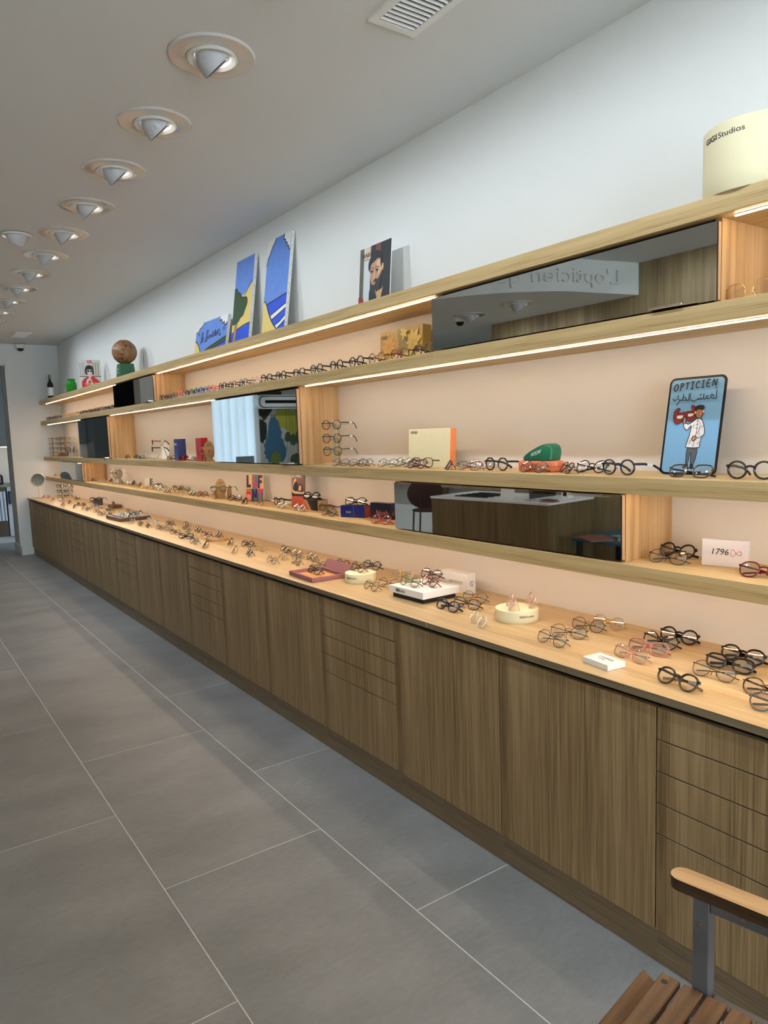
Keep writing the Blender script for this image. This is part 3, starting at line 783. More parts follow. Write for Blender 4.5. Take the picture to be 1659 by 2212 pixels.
GL = """near grey panto m fold 10 1.720 0.854 0.779
near tort panto m fold 0 1.803 0.924 0.779
near blackclear panto k fold -8 1.701 1.116 0.779
near goldblack round t fold 2 1.838 1.090 0.779
near black square k fold 4 1.931 1.097 0.779
near black panto k fold 0 2.026 1.113 0.779
near pink square t fold -10 1.806 1.340 0.779
near pink square m fold 2 1.898 1.343 0.779
near black round m fold -2 1.981 1.357 0.779
near black round k fold 6 2.067 1.346 0.779
near gun panto t fold -4 1.749 1.602 0.779
near goldblack round t fold 22 1.850 1.612 0.779
near gun round t fold 8 1.964 1.628 0.779
near gold round t fold 4 2.040 1.603 0.779
drum clearpink panto m fold -38 1.875 1.921 0.825
drum clearpink panto m fold -38 1.958 1.901 0.825
mid clear round m fold -18 1.732 1.945 0.779
mid navy square k fold -2 1.793 2.184 0.779
mid tort square m fold 8 1.872 2.157 0.779
mid tort round t fold 10 1.967 2.216 0.779
lid olive panto m fold 0 1.818 2.465 0.830
lid gold round t fold 10 1.872 2.593 0.830
lid burgundy round m fold -12 1.881 2.411 0.830
lid purple panto m fold 4 1.982 2.524 0.830
midl goldblack round t fold -6 1.781 2.713 0.779
midl brown round t fold 14 1.870 2.696 0.779
drum1 tort round m fold -4 1.854 2.936 0.824
drum1 black round m fold 8 1.928 2.923 0.824
tray black square m fold -4 1.773 3.219 0.785
tray goldblack square t fold 4 1.870 3.338 0.785
tray black round m fold 0 1.959 3.254 0.785
mid2 brown round t fold -7 1.970 3.604 0.779
mid2 brown square t fold -11 1.849 3.562 0.779
mid2 brown round t fold -3 1.961 3.769 0.779
mid2 black square m fold -10 1.996 3.989 0.779
mid2 gold panto t fold -12 1.868 3.781 0.779
mid2 goldblack round t fold -3 1.759 3.685 0.779
mid2 amber round t fold 12 1.906 4.157 0.779
mid2 black square m fold 8 1.924 4.374 0.779
mid2 gun round m fold -16 1.779 4.034 0.779
mid2 goldblack square t fold -28 1.773 4.247 0.779
mid2 brown square m fold -28 1.888 4.586 0.779
block burgundy square m fold 7 1.859 4.931 0.797
block black round m fold -8 1.911 4.845 0.797
mid3 black square m fold -28 1.721 4.604 0.779
mid3 grey round m fold 1 1.717 4.792 0.779
mid3 black cat k fold 24 1.760 5.067 0.779
mid3 goldblack round m fold -6 1.961 5.375 0.779
mid3 goldblack round t fold -9 1.882 5.359 0.779
mid3 goldblack round m fold -11 1.946 5.626 0.779
mid3 goldblack round m fold -8 2.018 5.807 0.779
mid3 goldblack round m fold 12 1.782 5.367 0.779
mid3 goldblack round t fold 9 1.809 5.592 0.779
mid3 black round m fold 9 1.940 5.968 0.779
mid3 goldblack round m fold 8 1.790 5.747 0.779
mid3 black square m fold -9 1.769 6.000 0.779
mid3 navy square m fold -5 1.764 6.194 0.779
mid3 silver round t fold 4 1.766 6.443 0.779
mid3 clear round m fold 6 1.901 6.389 0.779
mid3 silver square t fold 10 1.890 6.184 0.779
slate clear round m fold 11 1.778 6.814 0.818
slate black round k fold -12 1.783 6.572 0.818
slate goldblack round t fold 3 1.889 6.988 0.818
slate gun square m fold 5 1.866 6.682 0.818
slate silver square m fold 0 1.765 6.721 0.818
far brown square m fold -9 2.049 7.168 0.779
far gun round m fold -1 1.770 7.208 0.779
far amber round t fold -11 1.841 7.323 0.779
far goldblack round m fold 12 1.733 7.365 0.779
far black round t fold 10 1.774 7.732 0.779
far silver round t fold 1 1.919 8.181 0.779
far silver square m fold -6 1.917 7.901 0.779
far gun square m fold 11 1.911 7.767 0.779
far silver round t fold 2 1.837 8.229 0.779
far silver square t fold 11 1.922 8.441 0.779
far gun round m fold 10 2.037 9.045 0.779
far gun round m fold 0 1.754 8.042 0.779
far silver round t fold -2 1.745 8.200 0.779
far gun square m fold 3 1.862 8.701 0.779
far gun square m fold -2 1.832 8.827 0.779
far black square m fold -9 1.734 8.562 0.779
far black round m fold -5 1.814 9.206 0.779
far purple square m fold 9 2.026 9.812 0.779
far gun square m fold -13 1.699 9.009 0.779
far black round m fold -13 1.748 9.862 0.779
far pink square m fold 4 1.817 10.503 0.779
far red square m fold -6 1.766 10.557 0.779
s1right burgundy panto m fold 6 1.943 1.012 1.057
s1right gun panto t fold 2 1.962 1.319 1.057
s1right black round k fold -2 2.072 1.360 1.057
s1a red panto m fold 8 1.928 2.828 1.057
s1a goldblack square m fold 1 1.945 3.344 1.057
s1a brown square m stand 4 2.047 3.524 1.057
s1a silver panto m fold -1 1.944 3.682 1.057
s1a silver square t fold -4 1.962 3.932 1.057
s1a black oct k stand 4 2.048 4.112 1.057
s1a tort round t stand 2 1.961 4.228 1.057
s1a gun square m fold -30 1.946 4.445 1.057
s1a black square m fold 14 1.988 4.687 1.057
s1b red square m fold -9 2.087 5.287 1.057
s1b burgundy panto m fold 12 1.974 5.270 1.057
s1b green square m fold -2 1.964 5.455 1.057
s1b green round t fold -8 2.105 5.951 1.057
s1b gold round t fold 4 1.934 5.605 1.057
s1b brown square m fold -6 2.120 6.158 1.057
s1b tort square m fold -4 2.108 6.285 1.057
s1b gold round t fold 7 1.929 5.797 1.057
s1b brown square m fold -5 1.935 5.973 1.057
s1b black round k fold 6 2.085 6.664 1.057
s1b silver square m fold 2 1.980 6.327 1.057
s1b gold square m fold 11 1.970 6.511 1.057
s1b gold round m fold -11 1.958 6.725 1.057
s1b brown square m fold -12 2.050 7.112 1.057
s1b navy round k fold -8 2.062 7.381 1.057
s1b silver round t fold 7 2.014 7.381 1.057
s1b silver round t fold 3 1.987 7.774 1.057
s1b gun square m fold -7 2.063 8.220 1.057
s1b silver square m fold -5 1.946 8.270 1.057
s1b silver round t fold -9 1.974 8.194 1.057
s1b brown square t fold -1 1.958 8.603 1.057
s1b gun round t fold -13 1.921 10.517 1.057
s2r black round k stand 4 1.930 1.041 1.328
s2r goldblack square m fold 0 1.925 1.223 1.328
s2r navy round k stand -2 1.930 1.468 1.328
s2r black round m fold 2 1.990 1.633 1.328
s2r brown square m fold -35 1.940 1.704 1.328
s2r brown panto t fold -4 1.920 1.837 1.328
s2r black oct k stand -2 1.950 2.044 1.328
s2r pink square t fold 6 2.020 2.221 1.328
s2r burgundy square t fold 4 1.930 2.193 1.328
s2r black square m fold -35 1.930 2.326 1.328
s2r brown square m stand 6 2.000 2.572 1.328
s2r burgundy panto m fold 0 1.930 2.538 1.328
s2r speckle round m fold 0 2.000 2.734 1.328
s2r green panto t fold 8 1.950 2.786 1.328
s2r brown square t fold -4 1.980 3.030 1.328
s2r brown square t fold 8 1.930 3.012 1.328
s2r tort square t fold 4 1.930 3.179 1.328
s2m brown square m fold 3 1.920 5.223 1.328
s2m red round k fold 16 1.920 5.492 1.328
s2m black square m fold 6 1.930 5.792 1.328
s2m silver square t fold 7 1.950 6.326 1.328
s2m silver round m fold 4 1.970 6.578 1.328
s2m gun square m fold 7 1.930 6.624 1.328
s2m black square m fold -8 1.990 6.976 1.328
s2m brown square m fold -3 1.930 7.053 1.328
s2f gold round t fold 7 1.940 9.186 1.328
s2f black square m fold 4 1.930 9.784 1.328
s2f gun square m fold -1 1.930 10.152 1.328
s3near gold panto t stand 0 1.930 1.054 1.806
s3m black panto m stand 3 1.925 2.444 1.806
s3m burgundy panto m stand 1 1.925 2.613 1.806
s3m tort round m stand 2 1.925 2.793 1.806
s3m black round k stand -1 1.925 2.966 1.806
s3m black round k stand -2 1.925 3.150 1.806
s3m black round k stand -0 1.925 3.351 1.806
s3m black square k stand -2 1.925 3.544 1.806
s3m black oct k stand -1 1.925 3.760 1.806
s3m black panto k stand 3 1.925 3.946 1.806
s3m clearpink round m stand -1 1.925 4.099 1.806
s3m black round m stand -3 1.925 4.276 1.806
s3m brown oct m stand -3 1.925 4.449 1.806
s3m black round k stand -2 1.925 4.610 1.806
s3m red round m stand 2 1.925 4.806 1.806
s3m blue round m stand -1 1.925 4.943 1.806
s3m blue panto k stand -1 1.925 5.042 1.806
s3m green round m stand -2 1.925 5.143 1.806
s3m navy round m stand 3 1.925 5.238 1.806
s3m blue square m stand -0 1.925 5.316 1.806
s3m orange round k stand -2 1.925 5.447 1.806
s3m grey round m stand -3 1.925 5.573 1.806
s3m black square m stand -3 1.925 5.715 1.806
s3m black round m stand -2 1.925 5.862 1.806
s3f black panto m stand 4 1.925 10.620 1.806
s3f black panto m stand -4 1.925 10.482 1.806
s3f black square m stand 1 1.925 10.345 1.806
s3f black square m stand 4 1.925 10.207 1.806
s3f black round m stand 3 1.925 10.070 1.806
s3f black square m stand 2 1.925 9.932 1.806
s3f black square m stand 1 1.925 9.795 1.806
s3f clearpink round m stand -0 1.925 9.657 1.806
s3f gold round m stand -0 1.925 9.520 1.806
s3f clearpink square m stand -4 1.925 9.383 1.806
s3f pink square m stand -0 1.925 9.245 1.806
s3f clearpink panto m stand 3 1.925 9.107 1.806
s3f gold round m stand -0 1.925 8.970 1.806
s3f clearpink round m stand -4 1.925 8.832 1.806
s3f black square m stand -2 1.925 8.695 1.806
s3f gun round m stand 2 1.925 8.557 1.806
s3f black square m stand 3 1.925 8.420 1.806
s3f tort round m stand -1 1.925 8.283 1.806
s3f black square m stand 1 1.925 8.145 1.806
s3f purple panto m stand -1 1.925 8.008 1.806
s3f navy panto m stand 1 1.925 7.870 1.806
s3f black panto m stand 2 1.925 7.732 1.806
s3f gun square m stand -1 1.925 7.595 1.806
s3f black square m stand -2 1.925 7.457 1.806
s3f black panto m stand 3 1.925 7.320 1.806"""
CW = {'black': 'black', 'tort': 'tortoiseshell', 'speckle': 'speckled', 'brown': 'brown', 'pink': 'rose pink', 'red': 'red', 'burgundy': 'burgundy', 'gold': 'thin gold', 'silver': 'silver', 'gun': 'dark metal',
      'goldblack': 'gold-and-black', 'clear': 'crystal-clear', 'clearpink': 'clear pinkish', 'amber': 'amber yellow', 'green': 'green', 'olive': 'olive green', 'blue': 'blue', 'navy': 'navy', 'orange': 'bright orange',
      'purple': 'plum', 'grey': 'smoke grey', 'blackclear': 'black-to-clear'}
SW = {'round': 'round', 'panto': 'rounded', 'square': 'squarish', 'oct': 'octagonal', 'cat': 'cat-eye'}
ZW = {'near': 'on the counter right of the small cream drum', 'drum': 'on top of the small cream drum', 'mid': 'on the counter between white box and cream drum', 'lid': 'on the white gift-box lid',
      'midl': 'on the counter left of the white box', 'drum1': 'on the cream drum beside the pink tray', 'tray': 'in the open pink tray', 'mid2': 'on the counter between pink tray and oak block',
      'block': 'on the small oak block', 'mid3': 'on the counter between oak block and slate tray', 'slate': 'on the grey slate tray', 'far': 'on the counter beyond the slate tray',
      's1right': 'beside the acrylic number block', 's1a': 'on the lowest shelf right of the cork head', 's1b': 'on the lowest shelf left of the cork head',
      's2r': 'on the shelf with the blue sign', 's2m': 'near the blue and red boxes', 's2f': 'at the far end of the middle shelf', 's3near': 'in the top right niche',
      's3m': 'in the row left of the gold box', 's3f': 'in the far row under the magazine'}
rows = [l.split() for l in GL.strip().split('\n')]
zoned = {}
for r in rows: zoned.setdefault(r[0], []).append(r)
for zn, rs in zoned.items():
    rs.sort(key=lambda r: float(r[7]))
    for i, r in enumerate(rs):
        _, col, shp, wt, st, yaw, x, y, z = r
        x, y, z = float(x), float(y), float(z)
        lab = '%s %s glasses %s %s' % (CW[col], SW[shp], 'folded' if st == 'fold' else 'upright', ZW[zn])
        if len(rs) > 1: lab += ', %s nearest' % ordn[i] if i else ', nearest one'
        sun = zn == 's2m' and col == 'red'
        glasses(col, shp, wt, st, (x, y, z + .0004), AISLE + math.radians(float(yaw)), lab, 'eyeglasses on display', simple=y > 7.0, tagged=(col not in ('clear',)), sun=sun)

# ================================================================== THINGS ON THE TOP SHELF
def canvas(name, label, y_left, width, height, xb, lean_deg, paint):
    """stretched canvas leaning on the wall; local x runs along the face seen from the aisle"""
    t = thing(name, label, 'painting', (xb, y_left, S4 + .0004), AISLE, 'three painted canvases on the top shelf', rx=-math.radians(lean_deg))
    m = MB(); m.cbox(0, width, 0, .022, 0, height, .0012); m.build('stretched_canvas', M['canvas'], t)
    p = Print(-.0003, width, height); paint(p); p.build(t, 'painted_picture')
    tk = MB()
    nt_ = int(height / .055)
    for i in range(nt_):
        z = (i + .5) * height / nt_
        tk.lathe([(.0022, 0), (.0015, .0012)], 8)
    # tacks on the right-hand edge
    tk = MB()
    for i in range(nt_):
        z = (i + .5) * height / nt_
        tk.cbox(width, width + .0012, .009, .013, z - .002, z + .002, .0004)
    tk.build('tacks', M['staple'], t)
    return t
K = M['ink']
def paint_beach(p):
    p.rect(0, 1, 0, 1, M['sky'])
    sh = smooth_pts([(.0, .40), (.10, .385), (.22, .30), (.40, .19), (.60, .11), (.80, .05), (.98, .0)], 4)
    p.poly([(0, 0)] + [(.98, 0)] + sh[::-1][1:], M['sand'])
    sea = [q for q in sh if q[0] >= .16]
    p.poly(sea + [(1, 0), (1, .41), (.16, .365)], M['sea'])
    p.poly([(.36, .235), (1, .31), (1, .275), (.42, .195)], M['inkw'])
    p.poly([(.60, .125), (.80, .150), (1, .195), (1, .160), (.66, .095)], M['inkw'])
    for q in ([(.36, .24), (1, .318)], [(.40, .19), (.7, .23), (1, .27)], [(.56, .13), (.8, .158), (1, .203)], [(.66, .088), (.82, .118), (1, .155)], [(.14, .362), (1, .412)]):
        p.stroke(q, .006, K)
    p.stroke(sh, .007, K)
    p.poly([(0, 1), (0, .76), (.06, .83), (.12, .86), (.22, .92), (.30, .97), (.34, 1)][::-1], M['canvas'])
    p.stroke([(.0, .755), (.06, .835), (.12, .86), (.20, .92), (.30, .965), (.37, 1)], .006, K)
    z = [(.72, 1), (.70, .95), (.78, .935), (.80, .90), (.86, .905), (.87, .865), (.93, .865), (.96, .825), (1, .83)]
    p.poly([(1, 1)] + z, M['inkw']); p.stroke(z, .009, K)
def paint_tree(p):
    p.rect(0, 1, 0, 1, M['sky'])
    p.poly([(0, .20), (1, .255), (1, .70), (.60, .60), (0, .56)], M['sand'])
    p.poly([(0, 0), (1, 0), (1, .255), (.6, .235), (.12, .20), (0, .19)], M['sea'])
    p.stroke([(.12, .20), (.35, .225), (.7, .25), (1, .258)], .008, K)
    p.stroke([(1, .73), (.80, .66), (.55, .55)], .006, K)
    cr = smooth_pts([(0, .685), (.12, .69), (.20, .65), (.36, .615), (.44, .575), (.58, .56), (.74, .545), (.78, .48), (.68, .42), (.60, .365), (.46, .345), (.36, .31), (.18, .285), (.10, .29), (0, .29)], 3)
    p.poly(cr[::-1], M['green']); p.stroke(cr, .007, K)
    p.poly([(.16, .285), (.30, .29), (.24, .12), (.18, 0), (.05, 0), (.10, .10)][::-1], M['trunk'])
    p.stroke([(.16, .285), (.11, .12), (.05, 0)], .004, K); p.stroke([(.31, .29), (.25, .13), (.18, 0)], .004, K)
    for cx_, cz in ((.48, .13), (.90, .055)):
        p.stroke([(cx_ - .08, cz - .008), (cx_ - .03, cz + .012), (cx_, cz), (cx_ + .04, cz + .014), (cx_ + .08, cz + .004)], .0035, K)
def paint_bassin(p):
    p.rect(0, 1, 0, 1, M['sky'])
    p.poly([(.26, .03), (.30, 0), (1, 0), (1, .33), (.5, .21), (.22, .17)], M['sea'])
    p.poly([(.20, .17), (.5, .20), (.8, .26), (1, .33), (1, .43), (.80, .37), (.50, .27), (.33, .20)], M['green'])
    sh = smooth_pts([(0, .53), (.06, .50), (.13, .38), (.20, .20), (.27, .08), (.33, 0)], 4)
    p.poly([(0, 0), (.33, 0)] + sh[::-1][1:], M['sand'])
    p.stroke(sh, .010, K)
    p.stroke([(.19, .16), (.40, .19), (.70, .235), (1, .33)], .008, K); p.stroke([(.19, .16), (.33, .205), (.5, .28), (.8, .375), (1, .44)], .008, K)
    p.poly([(0, 1), (0, .77), (.07, .78), (.11, .86), (.18, .90), (.26, 1)][::-1], M['canvas'])
    p.stroke([(0, .77), (.07, .785), (.11, .86), (.18, .90), (.26, 1)], .006, K)
    z = [(.76, 1), (.75, .90), (.82, .90), (.84, .80), (.90, .83), (.92, .73), (.97, .75), (1, .80)]
    p.poly([(1, 1)] + z, M['inkw']); p.stroke(z, .011, K)
    def s(pts, wd=.006): p.stroke(smooth_pts(pts, 3), wd, K)
    s([(.10, .74), (.095, .67)]); s([(.13, .75), (.125, .68)]); s([(.90, .70), (.885, .61)]); s([(.94, .70), (.925, .61)])
    s([(.17, .43), (.21, .50), (.25, .66), (.235, .74), (.21, .66), (.20, .50), (.23, .46), (.26, .52), (.275, .58), (.25, .58), (.255, .49), (.29, .49)])
    s([(.33, .44), (.37, .50), (.41, .68), (.395, .76), (.36, .64), (.35, .48), (.39, .47), (.42, .53), (.405, .57), (.43, .55)])
    s([(.50, .58), (.465, .60), (.45, .54), (.48, .51), (.505, .60), (.515, .53), (.54, .55)])
    s([(.54, .55), (.575, .67), (.585, .57), (.565, .52), (.61, .55)]); s([(.61, .55), (.645, .69), (.655, .58), (.635, .53), (.675, .55)])
    s([(.675, .66), (.67, .56), (.70, .55), (.715, .62)]); s([(.685, .74), (.69, .75)], .008)
    s([(.72, .66), (.72, .53), (.745, .65), (.775, .66), (.785, .52), (.81, .50), (.825, .56)])
canvas('painted_canvas', 'tall painted canvas of a beach with striped waves, rightmost of three', 4.245, .31, .625, 2.045, 8.3, paint_beach)
canvas('painted_canvas', 'tall painted canvas of a dark green tree over blue water', 4.725, .285, .60, 2.045, 8.3, paint_tree)
canvas('painted_canvas', 'low wide painted canvas with handwritten French words and blue bay', 5.44, .60, .275, 2.05, 10, paint_bassin)

def poster(name, label, cat, loc, rz, w_, h_, lean, body, th=.003, grp=None):
    t = thing(name, label, cat, loc, rz, grp, rx=-math.radians(lean))
    m = MB(); m.box(0, w_, 0, th, 0, h_); m.build('panel', body, t)
    return t
# bearded man poster
SK = cm((.50, .27, .15)); SKL = cm((.68, .42, .26)); DK = cm((.018, .020, .026)); HAIR = cm((.012, .013, .018)); REDD = cm((.25, .02, .02)); MAR = cm((.16, .05, .04)); STN = cm((.10, .10, .09)); CRM = cm((.62, .52, .38)); OR = cm((.62, .34, .12)); BLW = cm((.55, .62, .68))
t = poster('portrait_poster', 'poster of a bearded man in glasses standing on the top shelf', 'poster', (2.05, 3.125, S4 + .0004), AISLE, .272, .322, 5, M['paperw'])
p = Print(-.0003, .272, .322)
p.rect(.01, .99, .01, .99, DK); p.rect(.01, .14, .01, .99, STN); p.rect(.14, .36, .01, .99, BLW); p.rect(.14, .17, .01, .99, CRM); p.rect(.20, .36, .80, .99, CRM); p.rect(.52, .68, .84, .99, MAR)
p.poly(smooth_pts([(.34, .02), (.34, .30), (.40, .40), (.55, .36), (.75, .36), (.92, .50), (.99, .52), (.99, .02)], 1), DK)
p.poly(smooth_pts([(.36, .62), (.38, .48), (.44, .36), (.55, .30), (.66, .36), (.72, .52), (.73, .66), (.66, .76), (.50, .76), (.40, .72)], 4, True), SK)
p.poly(smooth_pts([(.55, .72), (.60, .60), (.62, .50), (.68, .52), (.71, .64), (.66, .74)], 3, True), SKL)
p.poly(smooth_pts([(.30, .66), (.31, .76), (.40, .84), (.52, .89), (.66, .86), (.74, .74), (.72, .62), (.68, .68), (.66, .78), (.50, .74), (.38, .70), (.35, .60)], 3, True), HAIR)
p.poly(smooth_pts([(.37, .46), (.44, .40), (.52, .48), (.60, .46), (.66, .50), (.71, .56), (.70, .40), (.62, .26), (.50, .24), (.40, .30)], 3, True), cm((.03, .03, .035)))
p.poly(smooth_pts([(.43, .405), (.50, .43), (.55, .415), (.49, .385)], 3, True), cm((.50, .20, .17)))
p.ell(.755, .62, .028, .055, SKL); p.poly([(.50, .60), (.54, .60), (.51, .47), (.46, .48)], SKL)
for ex in (.42, .585): p.ell(ex, .595, .038, .018, HAIR); p.stroke([(ex - .06, .635), (ex, .65), (ex + .06, .63)], .004, HAIR); p.stroke([(ex + .075 * math.cos(a * .5), .59 + .055 * math.sin(a * .5)) for a in range(13)], .0011, M['steel'], True)
p.poly([(.58, .27), (.76, .30), (.68, .06)], OR); p.stroke([(.55, .30), (.60, .20), (.68, .06), (.74, .22), (.79, .32)], .003, BLW)
p.poly(smooth_pts([(.01, .26), (.10, .26), (.17, .20), (.18, .08), (.14, .012), (.01, .012)], 3), REDD)
p.build(t)
text('VANNI', .034, MAR, t, (.018, -.0022, .268), wd=.085); text('EYEWEAR', .006, MAR, t, (.040, -.0022, .256), wd=.05)
m = MB(); m.box(.10, .17, .003, .055, 0, .004); m.add([(.11, .003, .18), (.16, .003, .18), (.16, .055, .002), (.11, .055, .002)], [(0, 1, 2, 3)]); m.build('easel_strut', M['paperw'], t)

# cream hat-box drum
def drum(loc, r, h, label, txt_w, txt_size, txt_ang, zt, name='display_drum', body='cream', two=None):
    t = thing(name, label, 'box', loc, AISLE)
    m = MB(); m.lathe([(r - .001, 0), (r, .0015), (r, h * .30), (r, h - .002), (r - .002, h)], 56); m.build('body', M[body], t, True, 40)
    for a in ([txt_ang] if two is None else [txt_ang, two]):
        for s, bold, x0 in (('GIGI', .0004 * txt_size / .02, 0), ('Studios', 0, txt_w * .42)):
            o = text(s, txt_size, M['ink'], t, (0, 0, zt), wd=txt_w * (.38 if s == 'GIGI' else .58), curve_r=r + .0003, bold=bold)
            o.rotation_euler = (0, 0, a + x0 / r)
    return t
drum((2.00, 1.075, S4 + .0004), .135, .174, 'large cream cylindrical box on the top shelf at the right edge', .125, .020, math.radians(-38), .137, 'hat_box')

# football trophy on a green plinth
t = thing('football_trophy', 'old brown leather football on a green tapered pedestal', 'football', (1.985, 7.03, S4 + .0004))
m = MB(); m.rings([[(-.070, -.075, 0), (.070, -.075, 0), (.070, .075, 0), (-.070, .075, 0)], [(-.060, -.062, .13), (.060, -.062, .13), (.060, .062, .13), (-.060, .062, .13)]])
m.build('pedestal', cm((.02, .12, .055), .4), t)
text('SA', .030, M['inkw'], t, (-.0675, -.005 + .03, .070), wd=.030, right=(0, -1, 0), up=(.077, 0, 1)); text('LOUNGE', .010, M['inkw'], t, (-.0695, .028, .045), wd=.040, right=(0, -1, 0), up=(.077, 0, 1))
leather = mat('football_leather', (.27, .125, .055), .42, noise=.18, nscale=14, bump=.12)
R_B = .114
def cube_panel(face, strip):
    """classic 18-panel ball: three strips on each of the six cube faces"""
    ax = face // 2; sg = 1 if face % 2 else -1; n1 = 9; n2 = 4; vs = []; fs = []
    gap = .012
    for j in range(n2):
        for i in range(n1):
            u = -1 + gap + (2 - 2 * gap) * i / (n1 - 1)
            w0 = -1 + 2 * strip / 3 + gap; w1 = -1 + 2 * (strip + 1) / 3 - gap
            v = w0 + (w1 - w0) * j / (n2 - 1)
            zz = .04 * math.sin(u * PI * 1.0)
            tu, tv = math.tan(u * PI / 4), math.tan((v) * PI / 4)
            p = [0, 0, 0]; p[ax] = sg; p[(ax + 1) % 3] = tu; p[(ax + 2) % 3] = tv
            q = Vector(p).normalized()
            edge = min(i, n1 - 1 - i, 2) / 2; e2 = 0 if j in (0, n2 - 1) else 1
            q *= R_B * (1 - .022 * (1 - min(1, edge)) - .022 * (1 - e2))
            vs.append(q)
    for j in range(n2 - 1):
        for i in range(n1 - 1):
            k_ = j * n1 + i; f = (k_, k_ + 1, k_ + n1 + 1, k_ + n1); fs.append(f if sg > 0 else f[::-1])
    return vs, fs
core = MB(); core.lathe([(.0001, -R_B * .975)] + [(R_B * .975 * math.cos(a), R_B * .975 * math.sin(a)) for a in [math.radians(d) for d in range(-80, 90, 10)]] + [(.0001, R_B * .975)], 24, cap=False)
bo = core.build('football', cm((.10, .045, .02), .6), t, True, 60); bo.location = (0, 0, .13 + R_B - .004); bo.rotation_euler = (.35, .15, .5)
for f_ in range(6):
    for s_ in range(3):
        v_, ff = cube_panel(f_, s_); m = MB(); m.add(v_, ff); m.build('leather_panel', leather, bo, True, 60)

# magazine with a woman in red
t = poster('magazine_stand', 'glossy magazine cover of a black-haired woman in red shirt', 'magazine', (1.875, 8.40, S4 + .0004), math.radians(-12), .222, .305, 4, M['blackmat'], .022)
p = Print(-.0003, .222, .305)
RD = cm((.62, .025, .015)); BG = cm((.62, .62, .60)); BK = cm((.38, .33, .20)); FA = cm((.78, .62, .56))
p.rect(0, 1, 0, 1, BG)
for x0 in (.03, .12, .20, .63, .74, .85): p.rect(x0, x0 + .055, .42, .90, BK if x0 > .5 else cm((.45, .44, .42)))
p.rect(0, 1, .40, .43, cm((.12, .11, .10)))
p.poly(smooth_pts([(.10, .0), (.10, .22), (.22, .34), (.42, .42), (.60, .42), (.80, .32), (.97, .16), (.97, .0)], 3), RD)
p.poly(smooth_pts([(.28, .50), (.27, .66), (.34, .78), (.48, .82), (.62, .77), (.67, .64), (.66, .50), (.56, .48), (.38, .48)], 3, True), HAIR)
p.rect(.42, .54, .38, .52, FA); p.poly(smooth_pts([(.36, .64), (.36, .55), (.42, .46), (.48, .43), (.55, .47), (.60, .55), (.60, .65), (.48, .69)], 3, True), FA)
p.poly([(.34, .66), (.34, .72), (.62, .72), (.62, .66)], HAIR)
p.ell(.415, .605, .058, .036, K); p.ell(.555, .605, .055, .036, K); p.ell(.49, .495, .028, .010, cm((.65, .15, .13)))
p.poly(smooth_pts([(.30, .18), (.33, .30), (.42, .36), (.52, .36), (.50, .28), (.42, .26), (.36, .16)], 3, True), FA); p.poly([(.52, .30), (.56, .30), (.58, .12), (.54, .12)], M['inkw'])
p.rect(.40, .60, .885, .985, cm((.75, .03, .05)))
p.build(t, 'cover_picture')
text('SA', .026, M['inkw'], t, (.096, -.0035, .277), wd=.030); text('LOUNGE ON', .046, M['inkw'], t, (.055, -.0035, .030), wd=.125)

# green glass jar
gg = plastic_clear('green_bottle_glass', (.02, .30, .015), .80)
t = thing('glass_jar', 'bright green glass jar between wine bottle and magazine', 'jar', (2.0, 9.40, S4 + .0004))
m = MB(); m.lathe([(.054, 0), (.060, .006), (.061, .110), (.056, .135), (.043, .152), (.042, .168), (.047, .171), (.047, .178), (.041, .180), (.040, .150), (.057, .120), (.058, .010)], 36, cap=False); m.build('jar_body', gg, t, True, 50)
m = MB(); m.lathe([(.0575, .004), (.0575, .085)], 32); m.build('filling', plastic_clear('green_filling', (.10, .55, .04), .75), t, True, 50)
# wine bottle
t = thing('wine_bottle', 'dark red wine bottle with white label at the far end of the top shelf', 'bottle', (1.955, 10.43, S4 + .0004), AISLE)
m = MB(); m.lathe([(.034, 0), (.038, .004), (.038, .185), (.030, .212), (.0155, .232), (.0145, .262)], 28); m.build('bottle_body', mat('dark_wine_glass', (.012, .004, .006), .08), t, True, 50)
m = MB(); m.lathe([(.0155, .258), (.0158, .304), (.0165, .306), (.0165, .312), (.0140, .314)], 20); m.build('capsule', mat('olive_foil', (.20, .17, .05), .35, metal=.4), t, True, 50)
m = MB(); m.lathe([(.0385, .045), (.0385, .150)], 28, cap=False); m.build('paper_label', M['paperw'], t, True)
for s_, z_, c_ in (('Jacques', .128, K), ('Bassin', .106, cm((.05, .12, .5))), ('ROUGE', .086, cm((.6, .08, .05))), ('2020', .064, K)):
    for a_ in (.55,):
        o = text(s_, .016, c_, t, (0, 0, z_), wd=.042, curve_r=.0388); o.rotation_euler = (0, 0, a_ - .5)

# ================================================================== BOXES AND SIGNS ON THE SHELVES
def card_box(name, label, cat, loc, rz, w_, d_, h_, fm, sm=None, tm_=None, lean=0, group=None, ch=.0008):
    """front -y (w_ wide), right side +x face"""
    t = thing(name, label, cat, loc, rz, group, rx=-math.radians(lean))
    m = MB(); m.cbox(0, w_, 0, d_, 0, h_, ch); mats = [fm, sm or fm, tm_ or fm]
    me = m.mesh('carton', mats)
    for p in me.polygons:
        if p.normal.x > .9: p.material_index = 1
        elif p.normal.z > .9: p.material_index = 2
    link('carton', me, t); return t
